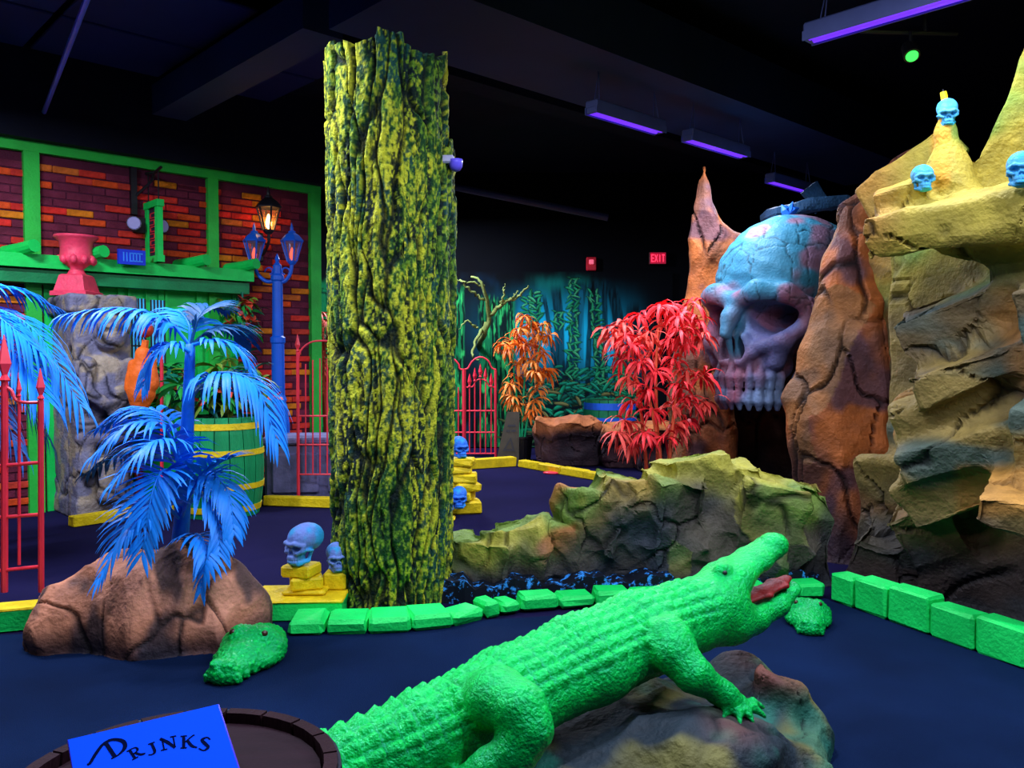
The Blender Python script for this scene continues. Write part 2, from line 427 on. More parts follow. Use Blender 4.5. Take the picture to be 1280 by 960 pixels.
# green timber frame
def wpart(name, mat, parent, *a, **k):
    v, f = wbox(*a); return mk(name, v, f, mat, parent, **k)
timber = M('lime_timber', '#30d048', 0.5, 0.3, 0.25, 5, 0.2, 40)
for s0, s1 in [(-0.1, 0.04), (wsz(264, 300)[0] - 0.06, wsz(264, 300)[0] + 0.06), (wsz(38, 250)[0] - 0.07, wsz(38, 250)[0] + 0.07)]:
    wpart('frame_post', timber, brickwall, s0, s1, 0, WH + 0.02, 0, 0.07)
wpart('frame_rail', timber, brickwall, -0.1, WL_, WH - 0.05, WH + 0.06, 0, 0.075)
# shop front under the beam: green boards, door with leaded glass
sf0, sf1 = beam_s0 + 0.12, wsz(56, 500)[0]
door = thing('shop_front', wpt(2.2, 0), 'bright green boarded shop front with blue glazed door under the beam', 'shop front')
ztop = beam_z - 0.1
wpart('board_wall', MT['green'], door, sf0, sf1, 0.0, ztop, 0.0, 0.03)
for s in np.arange(sf0, sf1, 0.42): wpart('batten', MT['dgreen'] if int(s * 10) % 2 else MT['green'], door, s - 0.03, s + 0.03, 0, ztop, 0.03, 0.06)
glz = emit('lit_blue_glass', (0.05, 0.5, 0.95), 0.45)
for xa, xb, ya, yb in [(160, 181, 374, 452), (184, 205, 376, 454)]:
    s0, z0 = wsz(xa, yb); s1, z1 = wsz(xb, ya)
    pn = wpart('door_pane', glz, door, s1, s0, z0, z1, 0.03, 0.064)
    for t in np.linspace(0.12, 0.88, 5): wpart('glazing_bar', MT['iron'], pn, s1 + (s0 - s1) * t - 0.008, s1 + (s0 - s1) * t + 0.008, z0, z1, 0.064, 0.074)
    for t in (0.25, 0.8): wpart('glazing_bar', MT['iron'], pn, s1, s0, z0 + (z1 - z0) * t - 0.008, z0 + (z1 - z0) * t + 0.008, 0.064, 0.074)
    for e in (s0, s1): wpart('door_stile', MT['green'], door, e - 0.012, e + 0.012, 0.2, ztop, 0.03, 0.07)
# beam on the facade with log ends
pg = thing('pergola_beam', wpt(3, beam_z), 'long green beam with protruding log ends across the brick facade', 'beam')
wpart('upper_board', MT['green'], pg, beam_s0, 5.6, beam_z - 0.03, beam_z + 0.10, 0, 0.30)
wpart('lower_board', MT['dgreen'], pg, beam_s0 + 0.03, 5.6, beam_z - 0.17, beam_z - 0.045, 0, 0.24)
for px, py in [(297, 341), (236, 339), (110, 331), (25, 329)]:
    s, z = wsz(px, py); s -= 0.03
    v, f = tube_vf([wpt(s + 0.16, beam_z + 0.12, 0.0), wpt(s + 0.07, beam_z + 0.14, 0.22), wpt(s, beam_z + 0.165, 0.42)], [0.068, 0.066, 0.062], 12)
    mk('log_end', v, f, MT['green'], pg, sm=False)
# soffit above the facade and other black ceiling works
def uvbox(p, q, z0, z1, w, mat, name, label, cat, kind=None):        # box between two plan points
    p, q = np.array(p, float)[:2], np.array(q, float)[:2]; d = q - p; L = np.linalg.norm(d)
    v, f = box_vf((*((p + q) / 2), (z0 + z1) / 2), (L, w, z1 - z0), rotz(math.atan2(d[1], d[0]))); return mk(name, v, f, mat, label=label, cat=cat, kind=kind)
uvbox((WA + VV * 0.25)[:2] + U[:2] * 0.2, (WA + VV * 0.25 - U * 8)[:2], WH + 0.05, CEIL, 0.9, MT['black'], 'trim_1', None, None, 'structure')
duct_m = M('black_duct', '#1c2e58', 0.6, 0.3, 0.35, 1.5, 0.1, 6)
d0 = G(735, 55, 3.95); uvbox(d0 - U * 1.6 + VV * 0.55, d0 + U * 6.6 + VV * 0.55, 3.95, 4.45, 1.1, duct_m, 'air_duct', 'large black rectangular air duct running across ceiling at upper right', 'duct')
d1 = G(430, 20, 4.1); uvbox(d1 + VV * 0.3, d1 + VV * 3.4, 4.05, 4.35, 0.35, duct_m, 'ceiling_beam', 'dark beam crossing the ceiling left of the tree trunk', 'beam')
# ceiling panels left
pm = M('navy_panel', '#2a2c66', 0.7, 0.2, 0.3, 1.0)
c0 = G(290, 60, 4.5)
for i in range(3):
    for j in range(2):
        v, f = bev_vf(c0 + U * (i - 1.6) * 1.28 + VV * (j - 0.2) * 1.28 * 1 + np.array([0, 0, 0.05]), (1.22, 1.22, 0.03), ROT_U, 0.008)
        mk('ceiling_panel', v, f, pm, bpy.data.objects['ceiling'])
v, f = tube_vf([G(112, -10, 3.95), G(38, 185, 3.95)], 0.022, 8); mk('conduit', v, f, M('conduit_violet_lit', '#6a60e0', 0.4, 0.5, 0.2), label='thin violet-lit conduit on ceiling at upper left', cat='pipe')  # violet light on the conduit is put into its base colour
v, f = tube_vf([P(560, 232, 12), P(760, 272, 12)], 0.05, 10); mk('ceiling_pipe', v, f, M('pipe_paint', '#2a3358', 0.5, 0.4, 0.2), label='dark grey pipe on far ceiling right of the trunk', cat='pipe')
uvbox(P(690, 100, 9.5)[:2] - U[:2] * 3, P(690, 100, 9.5)[:2] + U[:2] * 5.5, 4.32, CEIL, 0.3, MT['black'], 'trim_2', None, None, 'structure')

# ---- blacklight fixtures
for i, (x, y, z, deg, pw, lab, L) in enumerate(FIXTURES):
    t = thing('blacklight_fixture', (x, y, z), lab, 'light', 'blacklight fixtures'); R = rotz(math.radians(deg)); c = np.array([x, y, z])
    h = L / 2
    v, f = join(bev_vf(c + [0, 0, 0.05], (L, 0.13, 0.07), R, 0.012), box_vf(c + R @ np.array([0, 0.062, 0.0]), (L, 0.008, 0.06), R), box_vf(c + R @ np.array([0, -0.062, 0.0]), (L, 0.008, 0.06), R))
    mk('housing', v, f, MT['steel'], t)
    for sy in (-0.03, 0.03):
        v, f = tube_vf([c + R @ np.array([-h + 0.03, sy, 0.0]), c + R @ np.array([h - 0.03, sy, 0.0])], 0.026, 12); mk('lamp_tube', v, f, MT['uv'], t, sm=True)
    for sx in (-1, 1):
        v, f = bev_vf(c + R @ np.array([sx * (h - 0.015), 0, 0.0]), (0.03, 0.1, 0.05), R, 0.006); mk('end_cap', v, f, MT['steel'], t)
        v, f = join(*[tube_vf([c + R @ np.array([sx * h * 0.85, sy * 0.03, 0.08]), c + R @ np.array([sx * h * 0.8, sy * 0.005, min(CEIL, z + 0.3) - z]), c + R @ np.array([sx * h * 0.8, 0, (3.94 if i < 3 else CEIL) - z])], 0.004, 5) for sy in (-1, 1)])
        mk('hanging_wire', v, f, MT['steel'], t)
    ld = bpy.data.lights.new('blacklight', 'AREA'); ld.shape = 'RECTANGLE'; ld.size = L; ld.size_y = 0.12
    ld.energy = UV_POWER * pw; ld.color = UV_COL
    lo = bpy.data.objects.new('blacklight', ld); col.objects.link(lo); lo.location = c + np.array([0, 0, -0.03]) - c; lo.parent = t
    lo.rotation_euler = (0, 0, math.radians(deg))
# ------------------------------------------------------------------ moulded and painted rocks
def rockify(V, Q, layers, seed=1, crack=0.03, crack_w=0.05, warp=0.25, rough=0.012, ck_scale=1.0, ck_share=0.5):
    """facets: layers of (scale xyz, amplitude); then a few wandering cracks; returns displaced verts, facet id, crack mask, normals"""
    N = vnormals(V, Q); D = np.zeros(len(V)); hid0 = None
    for k, (sc, amp) in enumerate(layers):
        sc = np.array(sc if not np.isscalar(sc) else (sc,) * 3, float)
        Pn = V * sc + warp * np.stack([fbm(V * sc * 0.9 + 5.1 * j, 2, seed + 40 + j) - 0.5 for j in range(3)], 1) * 2
        d, gap, hid = ridges(Pn, seed + 7 * k); D += amp * (d - 0.35)
        if k == 0: hid0 = hid
    sc = np.array(layers[0][0] if not np.isscalar(layers[0][0]) else (layers[0][0],) * 3, float) * ck_scale
    Pn = V * sc + 0.9 * np.stack([fbm(V * sc * 1.6 + 9.1 * j, 2, seed + 60 + j) - 0.5 for j in range(3)], 1)
    f1, f2, h, _, _ = worley(Pn, seed + 77)
    ck = (1 - smooth(0.0, crack_w, f2 - f1)) * smooth(1 - ck_share - 0.1, 1 - ck_share + 0.1, fbm(V * 1.7, 2, seed + 66) + 0.0)
    V2 = V + N * (D - crack * ck)[:, None] + N * (rough * (fbm(V * 9, 3, seed + 3) - 0.5))[:, None]
    V2[:, 2] = np.where(V[:, 2] < 0.03, np.minimum(V2[:, 2], V[:, 2]), V2[:, 2])
    return V2, hid0, ck, vnormals(V2, Q)
def boxr(fd, px, py, Y, hw, hh, dz, tilt=0, yaw=0, pitch=0, rnd=0.06, k=0.06, op='u'):   # slab given by a pixel centre, half sizes in pixels at Y, depth in metres
    s = Y / FPX; fd.box(P(px, py, Y), (hw * s, dz, hh * s), rotz(yaw) @ roty(-math.radians(tilt)) @ rotx(pitch), min(rnd, hw * s * 0.9, hh * s * 0.9, dz * 0.9), k, op)
def px_of(V):
    d = V - np.array([0, 0, CAMH]); c, s = math.cos(PITCH), math.sin(PITCH)
    zc = d[:, 1] * c - d[:, 2] * s; yc = d[:, 1] * s + d[:, 2] * c
    return 640 + FPX * d[:, 0] / zc, 480 - FPX * yc / zc

# ---- low rock wall between the lanes
def low_wall():
    fd = Field((-0.85, 5.1, -0.05), (2.4, 6.5, 1.3), 0.0145)
    top = [(548, 700, 20), (574, 668, 26), (612, 672, 30), (650, 652, 34), (694, 652, 30), (735, 610, 30), (768, 592, 34), (808, 600, 34), (838, 588, 30), (874, 568, 36), (912, 580, 32), (950, 592, 34), (988, 598, 30), (1010, 612, 18)]
    r = np.random.default_rng(3)
    for i, (x, y, w) in enumerate(top):
        Y = 5.74 + 0.07 * math.sin(i * 2.1) - (0.12 if i < 5 else 0); s = Y / FPX; z = P(x, y, Y)[2]
        fd.box(((x - 640) * s, Y, z / 2 - 0.05), (w * s * 1.15, 0.17 + 0.06 * r.random(), z / 2 + 0.05), rotz(r.normal() * 0.35) @ roty(r.normal() * 0.13) @ rotx(0.08 + r.normal() * 0.1), 0.02, 0.03)
    for i in range(16):      # facing lumps lower down
        x = 560 + i * 29; yt = np.interp(x, [t[0] for t in top], [t[1] for t in top]); y = yt + (740 - yt) * (0.35 + 0.4 * r.random()); Y = 5.60 + 0.06 * r.random()
        boxr(fd, x, y, Y, 26 + 10 * r.random(), 22 + 16 * r.random(), 0.13, r.normal() * 25, r.normal() * 0.4, r.normal() * 0.3, 0.03, 0.03)
    fd.floor_cut(0.0); V, Q = fd.mesh()
    V, h, ck, N = rockify(V, Q, [((3.3, 3.3, 3.0), 0.19), ((4.2, 4.2, 3.8), -0.05), (7, 0.03)], 21, 0.022, 0.11, 0.2, 0.012, 0.7, 0.4)
    V[:, 2] = np.maximum(V[:, 2], 0); x, y = px_of(V); yt = np.interp(x, [t[0] for t in top], [t[1] for t in top])
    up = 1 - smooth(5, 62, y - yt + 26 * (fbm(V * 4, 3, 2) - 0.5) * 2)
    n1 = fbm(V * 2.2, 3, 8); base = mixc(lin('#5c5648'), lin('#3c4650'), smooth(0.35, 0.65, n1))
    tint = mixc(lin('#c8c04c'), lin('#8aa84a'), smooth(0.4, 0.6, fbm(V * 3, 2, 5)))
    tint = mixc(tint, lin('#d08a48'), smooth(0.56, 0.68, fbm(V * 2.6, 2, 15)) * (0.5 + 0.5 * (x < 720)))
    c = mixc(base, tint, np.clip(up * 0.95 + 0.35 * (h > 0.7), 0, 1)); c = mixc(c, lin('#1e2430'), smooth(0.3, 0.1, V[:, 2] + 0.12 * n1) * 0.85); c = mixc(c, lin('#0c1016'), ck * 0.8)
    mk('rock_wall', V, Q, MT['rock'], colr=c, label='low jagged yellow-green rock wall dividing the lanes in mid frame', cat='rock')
low_wall()
sp = M('splash_paint', '#0a1220', 0.7, 0.2); nt = sp.node_tree; N_ = nt.nodes
bs = N_['Principled BSDF']; tc = N_.new('ShaderNodeTexCoord'); nz = N_.new('ShaderNodeTexNoise'); nz.inputs['Scale'].default_value = 14; nz.inputs['Detail'].default_value = 7; nz.inputs['Roughness'].default_value = 0.72
rp = N_.new('ShaderNodeValToRGB'); rp.color_ramp.elements[0].position = 0.54; rp.color_ramp.elements[1].position = 0.6
rp.color_ramp.elements[0].color = (*lin('#08101e'), 1); rp.color_ramp.elements[1].color = (*lin('#3aa0ff'), 1)
nt.links.new(tc.outputs['Object'], nz.inputs['Vector']); nt.links.new(nz.outputs['Fac'], rp.inputs[0]); nt.links.new(rp.outputs[0], bs.inputs['Base Color'])
a, b = G(543, 757), G(1027, 741); d = (b - a); L = np.linalg.norm(d); R = rotz(math.atan2(d[1], d[0]))
pts = []; nseg = 40
V, F = [], []
for i in range(nseg + 1):
    p = a + d * i / nseg + R @ np.array([0, 0.02 + 0.02 * math.sin(i * 1.3), 0]); z = 0.12 + 0.03 * math.sin(i * 0.9) + 0.02 * math.sin(i * 2.7)
    V += [p, p + [0, 0, z], p + R @ np.array([0, 0.25, z]), p + R @ np.array([0, 0.25, 0])]
for i in range(nseg):
    o = i * 4; F += [(o, o + 4, o + 5, o + 1), (o + 1, o + 5, o + 6, o + 2), (o + 2, o + 6, o + 7, o + 3)]
F += [(0, 1, 2, 3), (nseg * 4 + 3, nseg * 4 + 2, nseg * 4 + 1, nseg * 4)]
mk('splash_plinth', V, F, sp, label='black plinth with blue splashed paint along foot of low rock wall', cat='plinth')

# ---- tall cliff on the right
KA, KB = G(1036, 752), G(1280, 840); KD = (KB - KA) / np.linalg.norm(KB - KA); KN = np.array([KD[1], -KD[0], 0]); KN = KN if KN[1] < 0 else -KN   # towards the room
if KN[0] > 0: KN = -KN
def cliffY(px, off): return float(on_plane(px, 447, KA - KN * off, KN)[1])
def cliff():
    fd = Field((1.7, 3.3, -0.05), (5.6, 8.0, 3.75), 0.024)
    slabs = [(1190, 272, 118, 30, 0.40, 4, 0.30), (1112, 262, 34, 36, 0.30, 10, 0.36), (1120, 212, 66, 26, 0.3, 34, 0.95), (1310, 184, 80, 108, 0.25, -22, 1.05), (1262, 318, 95, 24, 0.32, -18, 0.62),
             (1210, 372, 112, 28, 0.36, 22, 0.55), (1240, 428, 122, 27, 0.42, 24, 0.42), (1222, 486, 120, 26, 0.42, 18, 0.50), (1205, 540, 105, 27, 0.42, 20, 0.36), (1165, 596, 66, 34, 0.38, 28, 0.36),
             (1252, 622, 56, 27, 0.40, -8, 0.02), (1140, 655, 44, 40, 0.3, 30, 0.42), (1085, 705, 40, 45, 0.28, -12, 0.46), (1190, 720, 60, 46, 0.3, 4, 0.62), (1340, 560, 90, 70, 0.4, 0, 0.4), (1350, 420, 90, 90, 0.4, 10, 0.45)]
    for x, y, hw, hh, dz, tl, off in slabs:
        Y = cliffY(x, off); s = Y / FPX; yaw = math.atan2(KD[1], KD[0]); yaw = yaw if abs(yaw) < math.pi / 2 else yaw - math.pi * np.sign(yaw)
        fd.box(P(x, y, Y) - KN * dz * 0.5, (hw * s * 1.05, dz, hh * s * 1.1), rotz(yaw * 0.55) @ roty(-math.radians(tl)) @ rotx(0.22), 0.06, 0.05)
    yw = math.atan2(KD[1], KD[0])
    fd.box(P(1230, 500, 5.4) - KN * 0.8, (1.6, 0.5, 1.2), rotz(yw), 0.1, 0.05)
    fd.box(np.array([*(KA - KN * 1.35 + KD * 0.9)[:2], 1.2]), (1.4, 0.45, 1.2), rotz(yw), 0.1, 0.05); fd.box(np.array([*(KA - KN * 1.05 + KD * 0.9)[:2], 0.4]), (1.4, 0.45, 0.5), rotz(yw), 0.1, 0.05)
    # spire carrying the candle skull
    Y = cliffY(1190, 0.62); fd.chain([P(1196, 236, Y), P(1190, 205, Y), P(1184, 165, Y), P(1183, 148, Y)], [0.16, 0.13, 0.085, 0.055], 0.06)
    fd.floor_cut(0.0); V, Q = fd.mesh()
    V, h, ck, N = rockify(V, Q, [((1.5, 1.5, 1.9), 0.17), ((3.2, 3.2, 3.6), 0.05)], 33, 0.03, 0.06, 0.4)
    V[:, 2] = np.maximum(V[:, 2], 0); x, y = px_of(V)
    n1, n2 = fbm(V * 1.6, 3, 3), fbm(V * [1.2, 1.2, 3], 3, 13)
    c = mixc(lin('#6e5c3c'), lin('#a08848'), smooth(0.4, 0.6, n1)); c = mixc(c, lin('#3e5e5a'), smooth(0.52, 0.62, n2) * 0.85); c = mixc(c, lin('#b07838'), smooth(0.58, 0.66, fbm(V * [1.3, 1.3, 2.6] + 7, 3, 23)) * 0.7)
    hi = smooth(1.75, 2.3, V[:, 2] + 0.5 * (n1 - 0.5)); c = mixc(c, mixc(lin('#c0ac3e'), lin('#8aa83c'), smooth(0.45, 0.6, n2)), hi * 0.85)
    sz = P(1190, 228, 5.0)[2]; c = mixc(c, lin('#e0a030'), smooth(1192, 1184, x) * smooth(1160, 1170, x) * smooth(sz - 0.05, sz + 0.05, V[:, 2]) * 0.9)  # spire's left in amber: its lit side put into the colour
    c = mixc(c, lin('#d89a44'), smooth(1188, 1205, x) * smooth(576, 592, y) * smooth(652, 636, y) * smooth(5.6, 5.0, V[:, 1]) * 0.85)
    c = mixc(c, lin('#b8783a'), smooth(1150, 1080, x) * smooth(2.0, 2.3, V[:, 2]) * 0.7)
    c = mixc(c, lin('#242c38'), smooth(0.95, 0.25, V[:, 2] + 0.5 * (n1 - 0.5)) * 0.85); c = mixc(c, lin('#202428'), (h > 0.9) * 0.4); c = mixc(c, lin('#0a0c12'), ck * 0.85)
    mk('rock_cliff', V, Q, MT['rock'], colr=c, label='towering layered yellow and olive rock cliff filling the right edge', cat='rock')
cliff()

# ---- brown rock framing the giant skull
def brown_rock(name, label, fd, seed, layers, crack=0.035, tone=0.0):
    fd.floor_cut(0.0); V, Q = fd.mesh(); V, h, ck, N = rockify(V, Q, layers, seed, crack, 0.075, 0.4, 0.012, 1.0, 0.62)
    V[:, 2] = np.maximum(V[:, 2], 0); n1, n2 = fbm(V * 1.8, 3, seed), fbm(V * 3.1, 3, seed + 5)
    c = mixc(lin('#7a4a36'), lin('#c26a30'), smooth(0.42, 0.62, n1)); c = mixc(c, lin('#5a3e4a'), smooth(0.5, 0.65, n2) * 0.85); c = mixc(c, lin('#9a7040'), smooth(0.6, 0.8, h) * 0.6)
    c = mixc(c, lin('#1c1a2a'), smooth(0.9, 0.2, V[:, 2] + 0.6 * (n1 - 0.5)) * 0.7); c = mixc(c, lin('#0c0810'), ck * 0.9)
    if tone: c = mixc(c, lin('#2a1c20'), np.full(len(c), tone))
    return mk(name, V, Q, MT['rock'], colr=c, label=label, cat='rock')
fd = Field((1.9, 5.9, -0.05), (3.7, 8.2, 3.3), 0.024)
fd.chain([P(1078, 275, 7.1), P(1072, 340, 6.95), P(1064, 450, 6.85), P(1056, 560, 6.75), P(1062, 700, 6.6)], [0.2, 0.30, 0.36, 0.40, 0.45], 0.1)
fd.chain([P(1034, 400, 7.0), P(1016, 500, 6.85), P(1018, 620, 6.7), P(1010, 700, 6.6)], [0.06, 0.13, 0.17, 0.2], 0.06)
fd.chain([P(1088, 300, 6.8), P(1092, 420, 6.7), P(1098, 560, 6.55), P(1085, 690, 6.4)], [0.16, 0.17, 0.2, 0.25], 0.06)
fd.chain([P(1075, 268, 7.0), P(1110, 235, 6.9), P(1150, 200, 6.8)], [0.2, 0.22, 0.2], 0.08)
brown_rock('rock_pillar', 'cracked orange-brown rock pillar right of the giant skull', fd, 51, [((2.2, 2.2, 1.1), 0.26), (5, 0.04)])
fd = Field((1.2, 7.9, -0.05), (3.4, 9.8, 3.9), 0.027)
fd.chain([P(880, 208, 8.9), P(881, 235, 8.9), P(882, 270, 8.9), P(880, 320, 8.9), P(876, 400, 8.9), P(872, 500, 8.9), P(868, 660, 8.9)], [0.05, 0.10, 0.14, 0.21, 0.28, 0.32, 0.36], 0.1)
fd.chain([P(886, 262, 8.9), P(899, 292, 8.9), P(920, 310, 8.95), P(940, 330, 9.0)], [0.07, 0.10, 0.12, 0.16], 0.12)
fd.chain([P(905, 320, 8.9), P(905, 420, 8.8), P(906, 540, 8.7), P(908, 650, 8.6)], [0.14, 0.16, 0.17, 0.2], 0.08)
fd.chain([P(873, 226, 8.9), P(866, 300, 8.85)], [0.04, 0.10], 0.05)
brown_rock('rock_horn', 'pointed orange-brown rock horn rising left of the giant skull', fd, 61, [((1.8, 1.8, 1.0), 0.25), (4.5, 0.04)])
# cave back behind the mouth
fd = Field((1.9, 8.2, -0.05), (4.6, 10.3, 3.2), 0.04)
fd.box((3.1, 9.6, 1.2), (0.95, 0.45, 1.25), rotz(-0.4), 0.3, 0.2); fd.box((3.9, 8.9, 1.1), (0.4, 0.7, 1.1), None, 0.2, 0.2)
brown_rock('cave_rock', 'dark brown rock mass behind the giant skull forming the cave', fd, 71, [((1.6, 1.6, 1.2), 0.2)], tone=0.75)
# far planter rocks in front of the mural
for (x0, x1, yt, Y, sd, lab) in [(668, 752, 520, 12.1, 81, 'dark brown planter boulder with orange tops behind the yellow kerb'), (748, 800, 528, 11.9, 85, 'narrow dark boulder between planter boulder and red bamboo'),
                                 (790, 868, 528, 11.5, 87, 'purple-brown boulder behind the red bamboo canes')]:
    s = Y / FPX; xc = (x0 + x1) / 2; zt = P(xc, yt, Y)[2]; X = (xc - 640) * s; hw = (x1 - x0) / 2 * s
    fd = Field((X - hw - 0.3, Y - 0.6, -0.05), (X + hw + 0.3, Y + 0.8, zt + 0.35), 0.025)
    fd.box((X, Y + 0.1, zt / 2), (hw, 0.38, zt / 2), rotz(0.05), 0.12, 0.1)
    for k in range(3): fd.box((X + (k - 1) * hw * 0.6, Y - 0.12, zt * 0.8), (hw * 0.4, 0.25, zt * 0.22), rotz(0.3 * (k - 1)) @ roty(0.25 * (1 - k)) @ rotx(0.2), 0.05, 0.05)
    fd.floor_cut(0); V, Q = fd.mesh(); V, h, ck, N = rockify(V, Q, [((2.0, 2.0, 1.8), 0.24), (5, 0.04)], sd, 0.03)
    V[:, 2] = np.maximum(V[:, 2], 0); n1 = fbm(V * 2.5, 3, sd)
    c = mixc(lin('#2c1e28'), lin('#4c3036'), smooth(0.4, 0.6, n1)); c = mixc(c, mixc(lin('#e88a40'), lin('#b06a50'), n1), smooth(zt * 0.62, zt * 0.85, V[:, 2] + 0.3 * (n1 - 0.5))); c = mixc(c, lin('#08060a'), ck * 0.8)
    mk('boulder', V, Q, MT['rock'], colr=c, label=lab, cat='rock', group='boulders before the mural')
# ---- rock planter at left front
fd = Field((-2.75, 4.0, -0.05), (-1.15, 5.35, 0.85), 0.0125)
fd.ell((-1.93, 4.62, 0.05), (0.56, 0.42, 0.42), None, 0.1); fd.ell((-2.15, 4.6, 0.15), (0.34, 0.32, 0.36), roty(0.2), 0.1); fd.ell((-1.72, 4.62, 0.2), (0.30, 0.3, 0.40), roty(-0.25), 0.1)
fd.ell((-1.98, 4.5, 0.25), (0.2, 0.25, 0.33), rotz(0.4), 0.06); fd.ell((-1.5, 4.62, 0.1), (0.17, 0.22, 0.34), roty(-0.2), 0.08); fd.ell((-2.42, 4.5, 0.1), (0.2, 0.25, 0.26), None, 0.08); fd.ell((-1.68, 4.38, 0.05), (0.28, 0.14, 0.2), None, 0.06)
fd.floor_cut(0.0); V, Q = fd.mesh(); V, h, ck, N = rockify(V, Q, [((3.2, 3.2, 1.2), 0.16), ((7, 7, 3), 0.035)], 95, 0.022, 0.045, 0.5, 0.012, 0.6, 0.45)
V[:, 2] = np.maximum(V[:, 2], 0); n1, n2 = fbm(V * 3, 3, 1), fbm(V * [5, 5, 2.5], 3, 2)
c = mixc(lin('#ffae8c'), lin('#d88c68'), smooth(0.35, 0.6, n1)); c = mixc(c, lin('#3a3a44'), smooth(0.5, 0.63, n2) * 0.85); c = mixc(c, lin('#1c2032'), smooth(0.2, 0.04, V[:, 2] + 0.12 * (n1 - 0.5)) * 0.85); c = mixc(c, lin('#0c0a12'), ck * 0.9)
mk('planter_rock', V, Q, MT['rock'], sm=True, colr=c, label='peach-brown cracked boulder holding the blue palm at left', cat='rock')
# ---- rock under the crocodile
fd = Field((-0.65, 2.2, -0.05), (1.5, 4.1, 0.62), 0.0135)
fd.ell((0.45, 3.15, 0.0), (0.85, 0.55, 0.26), rotz(0.45), 0.1); fd.ell((0.9, 3.2, 0.0), (0.34, 0.45, 0.2), None, 0.1); fd.ell((0.55, 3.2, 0.06), (0.45, 0.35, 0.2), rotz(0.4), 0.1)
fd.ell((0.0, 2.8, 0.0), (0.4, 0.4, 0.2), rotz(0.4), 0.1); fd.ell(P(885, 930, 2.95), (0.28, 0.25, 0.13), None, 0.08); fd.ell((0.95, 3.5, 0.10), (0.22, 0.25, 0.22), None, 0.08)
fd.chain([P(955, 848, 3.25), P(985, 865, 3.25), P(1008, 900, 3.25), P(1010, 950, 3.2)], [0.09, 0.09, 0.075, 0.12], 0.06); fd.ell(P(953, 835, 3.28), (0.05, 0.08, 0.06), None, 0.04)
fd.floor_cut(0.0); V, Q = fd.mesh(); V, h, ck, N = rockify(V, Q, [((3.0, 3.0, 3.0), 0.17), ((7, 7, 6), 0.03)], 105, 0.012, 0.04, 0.5, 0.01)
V[:, 2] = np.maximum(V[:, 2], 0); n1, n2 = fbm(V * 3.4, 3, 11), fbm(V * 4.2, 3, 12); x, y = px_of(V)
c = mixc(lin('#26343e'), lin('#7c7840'), smooth(0.47, 0.6, n1)); c = mixc(c, lin('#26806a'), smooth(0.55, 0.68, n2) * 0.7); c = mixc(c, lin('#8a5040'), smooth(0.22, 0.34, V[:, 2] + 0.1 * (n2 - 0.5)) * smooth(860, 930, x) * 0.8); c = mixc(c, lin('#0a0e16'), ck * 0.8)
mk('crocodile_rock', V, Q, MT['rock'], sm=True, colr=c, label='dark olive and tan rock mound under the big crocodile', cat='rock')
